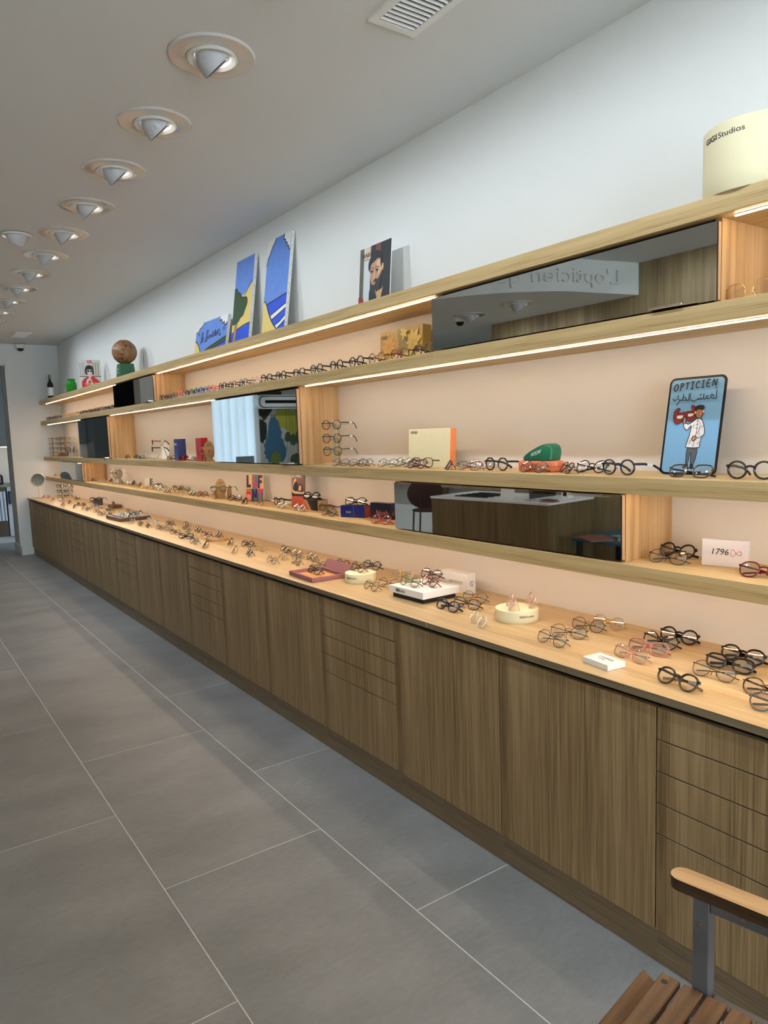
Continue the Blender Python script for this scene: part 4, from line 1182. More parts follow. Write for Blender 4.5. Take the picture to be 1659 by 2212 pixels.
# floral gold gift box
t = card_box('floral_gift_box', 'gold box with large leaf pattern behind the upright glasses', 'box', (2.055, 2.955, S3 + .0004), AISLE, .335, .050, .165, cm((.40, .29, .10), .45), cm((.30, .25, .09), .45), lean=3)
p = Print(-.0004, .335, .165)
GA, GB, GC = cm((.55, .34, .11), .4), cm((.50, .42, .14), .4), cm((.23, .19, .08), .4)
random.seed(11)
p.poly([(.38, 0), (.62, 0), (.68, .5), (.56, 1), (.42, 1), (.46, .5)], GC)
def leafy(cx_, cz, R0, n_, c_):
    for i in range(n_):
        a_ = 2 * PI * i / n_ + .3; L_ = R0 * random.uniform(.8, 1.15)
        pts = [(cx_ + .05 * R0 * math.cos(a_), cz + .1 * R0 * math.sin(a_))]
        f_ = []
        for q in range(9):
            tt = q / 8; wv = .20 * L_ * math.sin(PI * tt ** .8)
            f_.append((L_ * tt, wv))
        for q in f_[::-1][1:]: pass
        ring_ = [(x, y) for x, y in f_] + [(x, -y) for x, y in f_[::-1][1:-1]]
        P = [(cx_ + (x * math.cos(a_) - y * math.sin(a_)), cz + (x * math.sin(a_) + y * math.cos(a_)) * 2.0) for x, y in ring_]
        P = [(min(.995, max(.005, x)), min(.99, max(.01, y))) for x, y in P]
        p.poly(P, c_); p.stroke(P, .0009, cm((.16, .09, .03)), True)
leafy(.22, .55, .20, 9, GA); leafy(.36, .25, .14, 7, GA); leafy(.80, .55, .20, 9, GB); leafy(.66, .20, .13, 7, GB); leafy(.08, .2, .12, 6, GA); leafy(.93, .15, .10, 6, GB); leafy(.62, .85, .10, 6, GB)
p.build(t, 'leaf_pattern'); text('VANNI', .026, K, t, (.018, -.009, .128), wd=.050)

# cream box with orange side
t = card_box('gift_box', 'flat cream box with orange patterned side standing on middle shelf', 'box', (2.045, 2.735, S2 + .0004), AISLE, .300, .034, .172, M['cream'], cm((.85, .24, .07), .5), lean=3)
p = Print(-.0004, 1, 1)
mb = MB()
for i in range(11):
    z_ = .010 + i * .0145
    P = [Vector((.3004, .004 + .026 * q / 6, z_ + .008 * math.sin(q * 1.1 + i * 1.7))) for q in range(7)]
    mb.tube(P, .0004, 4)
mb.build('side_pattern', cm((.92, .48, .28)), t)
text('VANNI', .020, K, t, (.014, -.0006, .150), wd=.052)

# blue optician sign
t = thing('painted_sign', 'blue sign with black border showing an optician holding red glasses', 'sign', (2.035, 1.392, S2 + .0004), AISLE, rx=-math.radians(11))
W_, H_ = .190, .305
def rrect(w_, h_, r_, n=6):
    out = []
    for cx_, cz, a0 in ((w_ - r_, r_, -90), (w_ - r_, h_ - r_, 0), (r_, h_ - r_, 90), (r_, r_, 180)):
        for i in range(n + 1):
            a_ = math.radians(a0 + 90 * i / n); out.append((cx_ + r_ * math.cos(a_), cz + r_ * math.sin(a_)))
    return out
rr_ = rrect(W_, H_, .020)
m = MB(); m.rings([[(x, 0, z) for x, z in rr_], [(x, .003, z) for x, z in rr_]]); m.build('metal_plate', M['black'], t)
p = Print(-.0003, 1, 1)
p.poly([(x + .007, z + .007) for x, z in rrect(W_ - .014, H_ - .014, .014)], cm((.20, .43, .70), .35))
def T(pts): return [(x / 1504, y) for x, y in pts]
# drawing traced in sign coordinates: u,v in 0..1
def uv(pts): return [(.007 + x * (W_ - .014), .007 + y * (H_ - .014)) for x, y in pts]
WH = cm((.78, .77, .80)); SKN = cm((.55, .23, .12)); GR = cm((.10, .12, .15)); RG = cm((.30, .012, .012))
def shape(pts, m_, close=True, k_=4, wd=.0023):
    q = smooth_pts(uv(pts), k_, True); p.poly(q, m_) if sum((q[i][0] - q[i - 1][0]) * (q[i][1] + q[i - 1][1]) for i in range(len(q))) < 0 else p.poly(q[::-1], m_)
    p.stroke(q, wd, K, True)
shape([(.46, .27), (.64, .27), (.63, .14), (.60, .09), (.55, .09), (.54, .16), (.53, .22), (.51, .16), (.50, .10), (.46, .09), (.455, .15)], GR, k_=2)
shape([(.46, .085), (.50, .085), (.50, .07), (.44, .045), (.41, .055), (.43, .07)], K); shape([(.55, .085), (.60, .085), (.60, .055), (.58, .035), (.555, .05)], K)
shape([(.56, .565), (.60, .575), (.64, .575), (.70, .53), (.74, .45), (.745, .41), (.70, .37), (.68, .29), (.67, .265), (.45, .265), (.43, .29), (.47, .40), (.485, .50), (.42, .455), (.37, .465), (.33, .51), (.36, .535), (.42, .515), (.48, .53)], WH, k_=3)
for q in ([(.60, .57), (.595, .42)], [(.575, .33), (.56, .27)], [(.575, .545), (.62, .545)], [(.575, .51), (.62, .51)], [(.57, .47), (.615, .47)], [(.545, .39), (.535, .36)], [(.50, .34), (.485, .30)], [(.66, .53), (.645, .51)], [(.66, .42), (.645, .39)], [(.54, .51), (.525, .47)], [(.66, .33), (.64, .30)], [(.69, .50), (.695, .47)]):
    p.stroke(uv(q), .0014, K)
p.stroke(smooth_pts(uv([(.66, .50), (.64, .44), (.595, .405), (.61, .375), (.66, .37), (.71, .39)]), 4), .0016, K)
shape([(.60, .385), (.56, .385), (.53, .365), (.54, .34), (.58, .34), (.61, .365)], SKN)
shape([(.32, .55), (.33, .585), (.355, .60), (.37, .57), (.37, .535), (.34, .52)], SKN)
gl = [(.13, .60), (.14, .66), (.20, .69), (.24, .68), (.22, .655), (.19, .645), (.26, .635), (.33, .645), (.36, .635), (.38, .65), (.46, .65), (.49, .67), (.46, .69), (.46, .715), (.52, .70), (.545, .64), (.54, .575), (.48, .548), (.41, .55), (.36, .60), (.30, .55), (.20, .52), (.15, .545)]
shape(gl, RG, k_=3)
shape([(.185, .60), (.20, .575), (.28, .572), (.31, .585), (.315, .615), (.19, .612)], WH, k_=2); shape([(.40, .61), (.42, .590), (.50, .598), (.515, .63), (.40, .628)], WH, k_=2)
shape([(.56, .61), (.56, .66), (.61, .685), (.67, .675), (.685, .625), (.655, .585), (.62, .575), (.58, .585)], SKN)
shape([(.54, .665), (.54, .695), (.60, .71), (.68, .705), (.70, .685), (.68, .665), (.60, .67)], K); p.ell(*uv([(.545, .635)])[0], .0026, .0040, WH); p.ell(*uv([(.695, .645)])[0], .0026, .0040, WH)
for q in ([(.575, .655), (.60, .66)], [(.635, .66), (.66, .655)], [(.615, .64), (.61, .615)], [(.595, .602), (.615, .597), (.635, .604)]): p.stroke(uv(q), .0014, K)
for q in ((.592, .642), (.645, .645)): p.ell(*uv([q])[0], .0012, .0010, K)
# hand-painted letters O P T I C I E N
def L_(x0, strokes, sz=.085, z0=.875):
    for s_ in strokes: p.stroke(smooth_pts(uv([(x0 - .025 + a * sz * 1.0, z0 + c * sz * .85 + x0 * .035) for a, c in s_]), 4), .0040, K)
L_(.10, [[(.5, 1), (.1, .6), (.15, .1), (.5, 0), (.9, .4), (.85, .85), (.5, 1)]]); L_(.21, [[(.35, 1), (.25, 0)], [(.1, .95), (.7, 1), (.8, .7), (.3, .5)], [(.05, 0), (.35, 0)]])
L_(.32, [[(.05, .95), (.9, 1)], [(.5, .95), (.4, 0)]]); L_(.42, [[(.1, 1), (.8, 1)], [(.5, 1), (.4, 0)], [(.1, 0), (.75, 0)]]); L_(.52, [[(.9, .85), (.5, 1), (.1, .55), (.3, .05), (.85, .15)]])
L_(.62, [[(.1, 1), (.8, 1)], [(.5, 1), (.4, 0)], [(.1, 0), (.75, 0)]]); L_(.72, [[(.85, 1), (.25, .95), (.15, .05), (.8, .05)], [(.2, .5), (.7, .52)]]); L_(.83, [[(.1, 0), (.25, 1), (.8, 0), (.95, 1)]])
# arabic line, as brush strokes
AR = [[(.90, .86), (.905, .775), (.885, .765)], [(.87, .875), (.90, .89)], [(.875, .775), (.83, .775), (.79, .80), (.82, .815), (.86, .79)], [(.80, .835), (.805, .836)], [(.79, .775), (.73, .775), (.71, .80), (.75, .80)], [(.71, .775), (.66, .775), (.655, .83)],
      [(.65, .775), (.61, .77), (.60, .79)], [(.60, .775), (.56, .77), (.555, .79)], [(.58, .81), (.60, .82), (.59, .83)], [(.555, .775), (.50, .76), (.44, .755), (.42, .775)], [(.47, .735), (.475, .736)], [(.495, .735), (.50, .736)],
      [(.385, .845), (.385, .765), (.37, .755)], [(.36, .84), (.36, .775), (.32, .765), (.31, .785)], [(.31, .775), (.25, .77), (.235, .79), (.275, .80), (.30, .785)], [(.27, .815), (.275, .816)], [(.245, .84), (.235, .775), (.19, .77)], [(.18, .785), (.165, .755), (.12, .72)], [(.135, .83), (.13, .78)],
      [(.10, .79), (.09, .77), (.05, .775), (.03, .795)], [(.065, .81), (.07, .811)], [(.09, .815), (.095, .816)]]
for q in AR:
    q = [(.065 + x * .93, z) for x, z in q]; p.stroke(smooth_pts(uv(q), 3) if len(q) > 2 else uv([q[0], (q[1][0] + .004, q[1][1])]), .0030, K)
p.build(t, 'painted_picture')

# spectacle cases
def case(loc, rz, w_, d_, h_, mtl, label, tilt=(0, 0), name='glasses_case'):
    t = thing(name, label, 'glasses case', loc, rz); t.rotation_euler = (tilt[0], tilt[1], rz)
    def sec(z, k_): return [(w_ / 2 + (x - w_ / 2) * k_, d_ / 2 + (y - d_ / 2) * k_, z) for x, y in rrect(w_, d_, d_ * .38, 5)]
    hm = h_ * .48
    m = MB(); m.rings([sec(0, .93), sec(h_ * .08, .98), sec(hm * .6, 1), sec(hm - .0006, 1)]); m.build('bottom_shell', mtl, t, True, 40)
    m = MB(); m.rings([sec(hm + .0006, 1), sec(h_ * .78, 1), sec(h_ * .94, .97), sec(h_, .90)]); m.build('top_shell', mtl, t, True, 40)
    return t
t = case((1.955, 1.945, S2 + .0004), AISLE + .02, .19, .065, .040, mat('orange_shell', (.80, .22, .10), .45), 'orange hard glasses case lying under the green one')
t = thing('glasses_case', 'green wedge-shaped glasses case with white wordmark, resting on the orange case', 'glasses case', (1.957, 1.912, S2 + .0410), AISLE + .02)
GSH = mat('green_shell', (.012, .15, .075), .4)
pr = smooth_pts([(0, .003), (.002, .014), (.030, .032), (.075, .052), (.108, .061), (.130, .054), (.138, .034), (.134, .006), (.126, 0), (.060, 0), (.006, 0)], 3, True)
def prs(y, k_): return [(.070 + (x - .070) * k_, y, .026 + (z - .026) * k_) for x, z in pr]
m = MB(); m.rings([prs(0, .90), prs(.003, .96), prs(.010, 1), prs(.050, 1), prs(.057, .96), prs(.060, .90)]); m.build('shell', GSH, t, True, 50)
text('WOOW', .020, M['inkw'], t, (.040, -.0006, .013), wd=.050, shear=.25, up=(.0, 0, 1), right=(.96, 0, .28))

# blue and red upright boxes
NB = cm((.010, .055, .30), .4); NB2 = cm((.004, .015, .11), .4)
t = card_box('glasses_box', 'upright royal blue glasses box with white word, middle shelf', 'box', (1.93, 5.66, S2 + .0004), AISLE - .12, .135, .062, .168, NB, NB2)
text('Hausse', .030, M['inkw'], t, (.012, -.0004, .120), wd=.085, bold=.0004); text('lunettes', .018, K, t, (.1355, .012, .060), wd=.06, right=(0, 0, -1), up=(0, 1, 0))
t = card_box('glasses_box', 'upright red glasses box with black lettering, middle shelf', 'box', (1.93, 5.185, S2 + .0004), AISLE - .05, .125, .050, .170, cm((.60, .018, .02), .4), cm((.45, .012, .015), .4))
text('THEODORE', .028, K, t, (.118, -.0004, .155), wd=.12, right=(0, 0, -1), up=(1, 0, 0)); text("L'organic", .024, K, t, (.060, -.0004, .020), wd=.09, right=(0, 0, 1), up=(-1, 0, 0))

# lowest shelf: letter card, reclining woman poster, floral box
t = poster('letter_poster', 'colourful card with big block letters standing on the lowest shelf', 'poster', (2.035, 4.575, S1 + .0004), AISLE + math.radians(22), .157, .182, 4, M['paperw'])
p = Print(-.0003, .157, .182)
PU, YE_, TE, PK_, CO, STR = cm((.045, .02, .16)), cm((.72, .42, .08)), cm((.06, .26, .17)), cm((.62, .05, .22)), cm((.72, .13, .07)), cm((.85, .68, .38))
p.rect(0, 1, 0, 1, TE); p.rect(.0, .34, .47, 1, YE_)
for i in range(6): p.rect(.16, .34, .52 + .08 * i, .55 + .08 * i, STR)
p.rect(.66, 1, .47, 1, YE_)
for i in range(6): p.rect(.82, 1, .52 + .08 * i, .55 + .08 * i, STR)
p.poly([(.03, .98), (.15, .98), (.15, .63), (.28, .63), (.28, .52), (.03, .52)][::-1], PU)
p.poly([(.36, .49), (.46, .98), (.55, .98), (.65, .49), (.55, .49), (.53, .60), (.48, .60), (.46, .49)][::-1], PK_); p.poly([(.49, .70), (.525, .70), (.507, .84)], TE)
p.poly([(.68, .49), (.68, .98), (.94, .98), (.94, .88), (.80, .88), (.80, .79), (.92, .79), (.92, .69), (.80, .69), (.80, .49)][::-1], PU)
p.poly(rrect(.32, .45, .14), CO); p.ell(.11, .33, .028, .045, K); p.ell(.21, .33, .028, .045, K)
p.poly([(.36, .02), (.36, .46), (.46, .46), (.55, .24), (.55, .46), (.65, .46), (.65, .02), (.56, .02), (.46, .26), (.46, .02)][::-1], PU)
p.poly([(.68, .46), (.99, .46), (.99, .34), (.89, .34), (.89, .02), (.78, .02), (.78, .34), (.68, .34)][::-1], PK_)
p.build(t); text('OPUS', .018, M['inkw'], t, (.010, -.0035, .030), wd=.036); text('1923', .018, M['inkw'], t, (.010, -.0035, .014), wd=.036)
t = poster('fashion_poster', 'brown poster of a woman lying on her arm, topped by white words', 'poster', (2.02, 3.885, S1 + .0004), AISLE + math.radians(9), .128, .214, 3, M['blackmat'])
p = Print(-.0003, .128, .214)
BR = cm((.17, .085, .065)); FL = cm((.55, .10, .07))
p.rect(0, 1, .34, 1, BR); p.rect(0, .96, 0, .34, FL)
for i in range(12):
    a_ = i * 2 * PI / 12; p.stroke([(.45 + .08 * math.cos(a_), .16 + .05 * math.sin(a_)), (.45 + .42 * math.cos(a_), .16 + .15 * math.sin(a_))], .0014, cm((.25, .03, .02)))
p.poly([(.03, .36), (.98, .36), (.98, .40), (.6, .42), (.3, .40), (.03, .43)], K)
p.poly(smooth_pts([(.05, .48), (.10, .66), (.22, .80), (.30, .84), (.36, .78), (.24, .66), (.36, .50), (.70, .46), (.95, .48), (.95, .42), (.50, .41), (.20, .42)], 3, True), SKL)
p.poly(smooth_pts([(.10, .56), (.20, .70), (.38, .76), (.50, .66), (.50, .54), (.36, .48), (.20, .50)], 3, True), DK)
p.poly(smooth_pts([(.52, .56), (.58, .66), (.74, .68), (.86, .60), (.84, .52), (.68, .50)], 3, True), HAIR); p.poly(smooth_pts([(.54, .56), (.58, .63), (.70, .65), (.76, .58), (.70, .51), (.58, .51)], 3, True), SKL)
p.stroke([(.60 + .05 * math.cos(a * .5), .58 + .03 * math.sin(a * .5)) for a in range(13)], .001, K, True); p.build(t)
text('LE PARC', .026, M['inkw'], t, (.008, -.0035, .186), wd=.100)
t = card_box('glasses_box', 'orange and black glasses box with cream end, carrying dark glasses', 'box', (2.030, 3.765, S1 + .0004), AISLE + .05, .165, .070, .060, cm((.70, .12, .03), .35), cm((.42, .30, .18), .5), M['blackmat'])
def gradient_front():
    m = bpy.data.materials.new('orange_black_blend_print'); m.use_nodes = True
    N = m.node_tree.nodes; L = m.node_tree.links; p_ = N['Principled BSDF']; p_.inputs['Roughness'].default_value = .35
    tc = N.new('ShaderNodeTexCoord'); s_ = N.new('ShaderNodeSeparateXYZ'); mr = N.new('ShaderNodeMapRange'); mr.inputs[1].default_value = 0; mr.inputs[2].default_value = .165
    r = N.new('ShaderNodeValToRGB'); e = r.color_ramp.elements; e[0].color = (.70, .11, .025, 1); e[0].position = .38; e[1].color = (.008, .008, .008, 1); e[1].position = .62
    q = e.new(.50); q.color = (.50, .40, .30, 1)
    ad = N.new('ShaderNodeMath'); ad.operation = 'ADD'; mu = N.new('ShaderNodeMath'); mu.operation = 'MULTIPLY'; mu.inputs[1].default_value = .8
    L.new(tc.outputs['Object'], s_.inputs[0]); L.new(s_.outputs['Z'], mu.inputs[0]); L.new(s_.outputs['X'], ad.inputs[0]); L.new(mu.outputs[0], ad.inputs[1])
    L.new(ad.outputs[0], mr.inputs[0]); L.new(mr.outputs[0], r.inputs[0]); L.new(r.outputs[0], p_.inputs['Base Color']); return m
p = Print(-.0003, .165, .060); p.rect(.005, .995, .01, .99, gradient_front()); p.build(t, 'printed_front')
glasses('black', 'panto', 'k', 'fold', (2.035, 3.69, S1 + .0608), AISLE + .25, 'black rounded glasses lying on the orange and black box', 'eyeglasses on display', tagged=False)
# blue slip case and navy box
BL1, BL2 = cm((.008, .018, .17), .3), cm((.30, .035, .025), .4)
t = card_box('glasses_box', 'deep blue slip box with red end and small white word', 'box', (1.967, 3.237, S1 + .0004), AISLE + math.radians(23), .152, .058, .062, BL1, BL2, M['blackmat'])
m = MB(); m.box(.083, .0838, -.0005, .0002, .001, .061); m.build('seam', cm((.35, .35, .5)), t); text('blush', .018, cm((.5, .5, .6)), t, (.036, -.0006, .023), wd=.030)
glasses('black', 'panto', 'm', 'fold', (2.0, 3.155, S1 + .0628), AISLE + .40, 'black thin rounded glasses lying on the deep blue slip box', 'eyeglasses on display', tagged=False)
t = card_box('glasses_box', 'dark navy upright box with large pink word on the lowest shelf', 'box', (2.036, 3.058, S1 + .0004), AISLE + math.radians(9), .148, .040, .082, cm((.006, .006, .03), .3), cm((.010, .008, .07), .3), cm((.03, .03, .08), .3))
text('blush', .040, cm((.45, .17, .18)), t, (.046, -.0006, .020), wd=.085); text('sh', .034, cm((.35, .15, .2)), t, (.1486, .006, .020), wd=.028, right=(0, 1, 0))
# acrylic number block
t = thing('acrylic_block', 'frosted white acrylic block with number 1796 and red loop sign', 'sign', (2.022, 1.235, S1 + .0004), AISLE + math.radians(13))
m = MB(); m.cbox(0, .130, 0, .020, 0, .080, .0010); m.build('block', mat('frosted_acrylic', (.78, .74, .78), .12, coat=.5), t)
text('1796', .026, K, t, (.030, -.0006, .036), wd=.046, shear=.2)
m = MB(); P = []
for i in range(40):
    a_ = 2 * PI * i / 40; x_ = .0145 * math.cos(a_); z_ = .0085 * math.sin(2 * a_) * (1.25 if x_ < 0 else .8); P.append((.098 + x_, -.0006, .043 + z_))
m.tube(P, .0006, 4, True, up=(0, 1, 0)); m.build('red_loop_sign', cm((.55, .01, .04)), t)

# ================================================================== DISPLAY STANDS AND HEADS
PINE = oak('pale_display_wood', (.50, .40, .27), (.60, .49, .34), (.68, .57, .41), 2, .5)
WALN = oak('walnut_block', (.055, .025, .012), (.09, .042, .02), (.13, .065, .032), 1, .4)
CORK = mat('laser_cut_mdf', (.42, .26, .12), .8, noise=.12, nscale=120)
def tier_stand(loc, rz, h, tiers, label, colm, arm=.060, mtl=None, post=.011, glab=None, foot=.055):
    t = thing('glasses_stand', label, 'display stand', loc, rz)
    mtl = mtl or PINE
    m = MB(); m.cbox(-foot, foot, -.030, .035, 0, .010, .001); m.build('base', mtl, t)
    m = MB(); m.cbox(-post, post, -post * .7, post * .7, .010, h, .001); m.build('post', mtl, t)
    for i, z in enumerate(tiers):
        m = MB(); m.tube([(-arm, .060, z), (arm, .060, z)], .0032, 8); m.tube([(0, .0, z), (0, .060, z)], .004, 6)
        m.tube([(-.012, -.010, z + .004), (.012, -.010, z + .004)], .005, 6); m.tube([(0, -.010, z + .004), (0, 0, z)], .004, 6)
        m.build('arm', mtl, t)
        col, shp, wt = colm[i]
        g_ = Matrix.Rotation(rz, 3, 'Z') @ Vector((0, -.028, 0))
        b_ = SHP[shp][1]
        zz = loc[2] + z - (b_ * 1.45) + .004
        glasses(col, shp, wt, 'held', (loc[0] + g_.x, loc[1] + g_.y, zz), rz, glab[i], 'eyeglasses held on small stands', simple=loc[1] > 7)
    return t
tier_stand((1.985, 3.29, S2 + .0004), AISLE + .35, .232, [.215, .145, .078], 'pale wooden three-tier glasses stand beside the large mirror unit',
           [('navy', 'round', 'm'), ('navy', 'oct', 'm'), ('green', 'round', 'm')],
           glab=['dark round glasses on the top tier of the wooden stand', 'dark octagonal glasses on the middle tier of the wooden stand', 'green round glasses on the lowest tier of the wooden stand'])
tier_stand((1.857, 9.70, ZC + .0004), AISLE + .45, .205, [.190, .125, .062], 'slim three-tier glasses stand on the counter near its far end',
           [('black', 'square', 'k'), ('black', 'square', 'k'), ('black', 'square', 'm')],
           glab=['thick black glasses topmost on the far counter stand', 'thick black glasses on the middle tier of the far counter stand', 'black glasses lowest on the far counter stand'])
for yi, (yy_, nm) in enumerate(((10.72, 'leftmost'), (10.22, 'middle'), (9.93, 'right'))):
    cl = [('gun', 'round', 't'), ('gun', 'round', 't'), ('goldblack', 'round', 't'), ('gold', 'round', 't')]
    tier_stand((1.98, yy_, S2 + .0004), AISLE + .25, .26, [.235, .172, .108, .048], 'slender wooden four-tier eyeglass stand, %s of the three in the far niche' % nm, cl, mtl=M['oak_panel'], post=.007, foot=.035,
               glab=['%s round wire glasses on the %s tier of the %s far-niche stand' % (CW[c[0]], tn, nm) for c, tn in zip(cl, ('top', 'second', 'third', 'lowest'))])
# A-shaped stand with side-on glasses
t = thing('glasses_stand', 'pale wooden A-shaped glasses stand left of the blue box', 'display stand', (1.95, 6.02, S2 + .0004), -.35)
for sx in (0, .075):
    for q in ((-.045, .012), (.045, -.012)):
        m = MB(); m.tube([(q[0], sx, 0), (q[1] * .6, sx, .165)], .007, 4, rh=.005); m.build('leg', PINE, t)
m = MB(); m.tube([(0, -.004, .165), (0, .08, .165)], .007, 6); m.build('top_bar', PINE, t)
for i, z in enumerate((.150, .100)):
    m = MB(); m.tube([(-.05, .0375, z), (.05, .0375, z)], .0035, 6); m.build('cross_bar', PINE, t)
glasses('burgundy', 'square', 'k', 'held', (1.885, 6.06, S2 + .125), 1.25 + PI, 'dark red glasses high on the A-shaped stand, seen from the side', 'eyeglasses held on small stands', tagged=True)
glasses('black', 'square', 'k', 'held', (1.88, 6.06, S2 + .070), 1.25 + PI, 'black glasses lower on the A-shaped stand, seen from the side', 'eyeglasses held on small stands', tagged=True)
card_box('display_card', 'plain white card leaning behind the A-shaped stand', 'card', (2.07, 6.42, S2 + .0004), AISLE + .3, .10, .004, .140, M['paperw'], lean=8)
# flat laser cut heads
def flat_head(loc, rz, label, col, shp, glab, sun=False):
    t = thing('head_display', label, 'display stand', loc, rz)
    P = [(.066 * .72 * math.cos(a) * (1.0 if math.sin(a) > -.2 else .95), .077 + .070 * math.sin(a)) for a in [2 * PI * k / 28 for k in range(28)]]
    m = MB(); m.rings([[(x, -.0015, z) for x, z in P], [(x, .0015, z) for x, z in P]]); m.build('face_board', CORK, t)
    m = MB(); m.box(-.028, .028, -.002, .002, 0, .030); m.build('neck', CORK, t)
    sd = [(.0, .012), (-.02, .0), (.045, 0), (.055, .03), (.05, .085), (.035, .10), (.012, .075), (0, .06)]
    for sx in (-.052, .052):
        m = MB(); m.rings([[(sx - .0015, y, z) for y, z in sd], [(sx + .0015, y, z) for y, z in sd]]); m.build('ear_board', CORK, t)
    m = MB(); m.rings([[(-.0015, -.0016, .045), (-.0015, -.024, .050), (-.0015, -.0016, .088)], [(.0015, -.0016, .045), (.0015, -.024, .050), (.0015, -.0016, .088)]]); m.build('nose_board', CORK, t)
    m = MB()
    for r0 in (0, 1):
        for k in range(5): m.box(-.018 + k * .009 - (.002 if k % 2 else 0), -.0145 + k * .009, -.0019, -.0014, .118 - r0 * .010, .124 - r0 * .010)
    m.build('cut_lettering', cm((.10, .05, .02)), t)
    g_ = Matrix.Rotation(rz, 3, 'Z') @ Vector((0, -.030, 0))
    glasses(col, shp, 'm', 'held', (loc[0] + g_.x, loc[1] + g_.y, loc[2] + .052), rz, glab, 'eyeglasses held on small stands', sun=sun)
flat_head((2.00, 4.925, S1 + .0004), AISLE + .55, 'flat tan laser-cut head on the lowest shelf wearing square metal glasses', 'green', 'square', 'square greenish glasses worn by the tan head on the lowest shelf')
flat_head((1.94, 4.955, S2 + .0004), AISLE + .55, 'flat tan laser-cut head beside the red box, partly hidden by the mirror', 'orange', 'round', 'orange round glasses worn by the tan head beside the red box')
# pale grey bust
t = thing('head_display', 'small glossy grey bust wearing silver glasses on the lowest shelf', 'display stand', (2.03, 7.75, S1 + .0004), AISLE + .5)
BU = mat('grey_glazed_bust', (.42, .39, .34), .15)
m = MB(); m.lathe([(.052, 0), (.056, .012), (.044, .030), (.028, .048), (.030, .060), (.043, .075), (.050, .098), (.050, .120), (.040, .140), (.022, .152), (.001, .155)], 24); m.build('bust', BU, t, True, 60)
m = MB(); m.rings([[(-.008, -.044, .085), (.008, -.044, .085), (0, -.044, .110)], [(-.003, -.062, .088), (.003, -.062, .088), (0, -.050, .108)]]); m.build('nose', BU, t)
glasses('silver', 'round', 'm', 'held', (1.985, 7.72, S1 + .082), AISLE + .5, 'silver glasses worn by the glossy grey bust', 'eyeglasses held on small stands', simple=True)
glasses('silver', 'round', 't', 'held', (1.975, 7.70, S1 + .128), AISLE + .5, 'second silver pair pushed up on the forehead of the grey bust', 'eyeglasses held on small stands', simple=True)
# small translucent card behind the glasses
t = card_box('display_card', 'small clear card with grey patch leaning behind lowest-shelf glasses', 'card', (2.09, 7.05, S1 + .0004), AISLE + .6, .085, .004, .078, M['paperw'], lean=8)
m = MB(); m.box(.058, .083, -.0006, -.0001, .004, .074); m.build('grey_patch', cm((.12, .15, .16)), t)

# far niche: red case, pot of sticks, yellow book
case((1.96, 10.18, S2 + .0004), AISLE + .5, .15, .06, .045, mat('coral_shell', (.45, .05, .06), .4), 'coral red glasses case at the foot of the far stands')
t = thing('stick_pot', 'pale blue-grey pot holding black sticks in the far niche', 'pot', (1.965, 9.50, S2 + .0004))
m = MB(); m.lathe([(.038, 0), (.040, .004), (.044, .055), (.041, .056), (.037, .010)], 28, cap=True); m.build('pot_body', mat('pale_grey_glaze', (.42, .46, .54), .4), t, True, 50)
for k in range(11):
    a_ = k * 2.4; q = .028 + .040 * ((k * 37) % 10) / 10
    m = MB(); m.tube([(.012 * math.cos(a_), .012 * math.sin(a_), .012), (q * 1.5 * math.cos(a_), q * 1.5 * math.sin(a_), .125 - .02 * (k % 3))], .0028, 6); m.build('stick', M['black'], t)
t = card_box('yellow_book', 'tall yellow book edge standing left of the dark mirror unit', 'book', (2.03, 9.18, S2 + .0004), AISLE, .21, .018, .30, cm((.85, .60, .04), .5), cm((.80, .55, .04), .5), lean=7)
p = Print(-.0003, .21, .30)
for x_, z_ in ((.06, .55), (.10, .32), (.20, .7), (.30, .4)): p.stroke([(x_, z_), (x_ + .06, z_ + .02), (x_ + .08, z_ - .03)], .004, K)
p.build(t)

# ================================================================== THINGS ON THE COUNTER
Z0 = ZC + .0004
drum((1.868, 2.912, Z0), .076, .0445, 'round cream drum carrying dark glasses beside the pink tray', .060, .0115, math.radians(-2), .022)
drum((1.910, 1.906, Z0), .080, .0445, 'round cream drum carrying two clear pinkish glasses, right of white box', .060, .0115, math.radians(-78), .022, two=math.radians(52))
# white gift box with black recessed base
t = thing('gift_box', 'square white gift box with dark base on the counter, carrying glasses', 'box', (1.783, 2.552, Z0), AISLE + math.radians(1))
m = MB(); m.box(.012, .222, .012, .188, 0, .020); m.build('base', M['blackmat'], t)
m = MB(); m.cbox(0, .234, 0, .200, .0202, .0500, .0012); m.build('lid', M['white'], t)
text('GIGI', .0165, K, t, (.048, -.0005, .030), wd=.026, bold=.0007); text('Studios', .0165, K, t, (.075, -.0005, .030), wd=.038)
t = card_box('standing_box', 'upright white box with wordmark and round monogram behind the gift box', 'box', (2.040, 2.505, Z0), AISLE + math.radians(2), .172, .046, .088, M['white'])
text('GIGI STUDIOS', .0165, cm((.30, .28, .26)), t, (.052, -.0005, .040), wd=.086); 
m = MB(); m.tube([(.1726, .023 + .0095 * math.cos(a * .5 + .4), .044 + .0105 * math.sin(a * .5 + .4)) for a in range(11)] + [(.1726, .023, .044)], .0012, 4, up=(1, 0, 0)); m.build('round_monogram', K, t)
# small white name block
t = card_box('name_block', 'small flat white block with black wordmark near the counter edge', 'sign', (1.694, 1.416, Z0), AISLE - math.radians(8), .104, .069, .0175, M['white'])
text('STEPPER', .017, K, t, (.024, .036, .0176), wd=.060, up=(0, 1, 0)); text('EYEWEAR', .006, K, t, (.038, .026, .0176), wd=.026, up=(0, 1, 0))
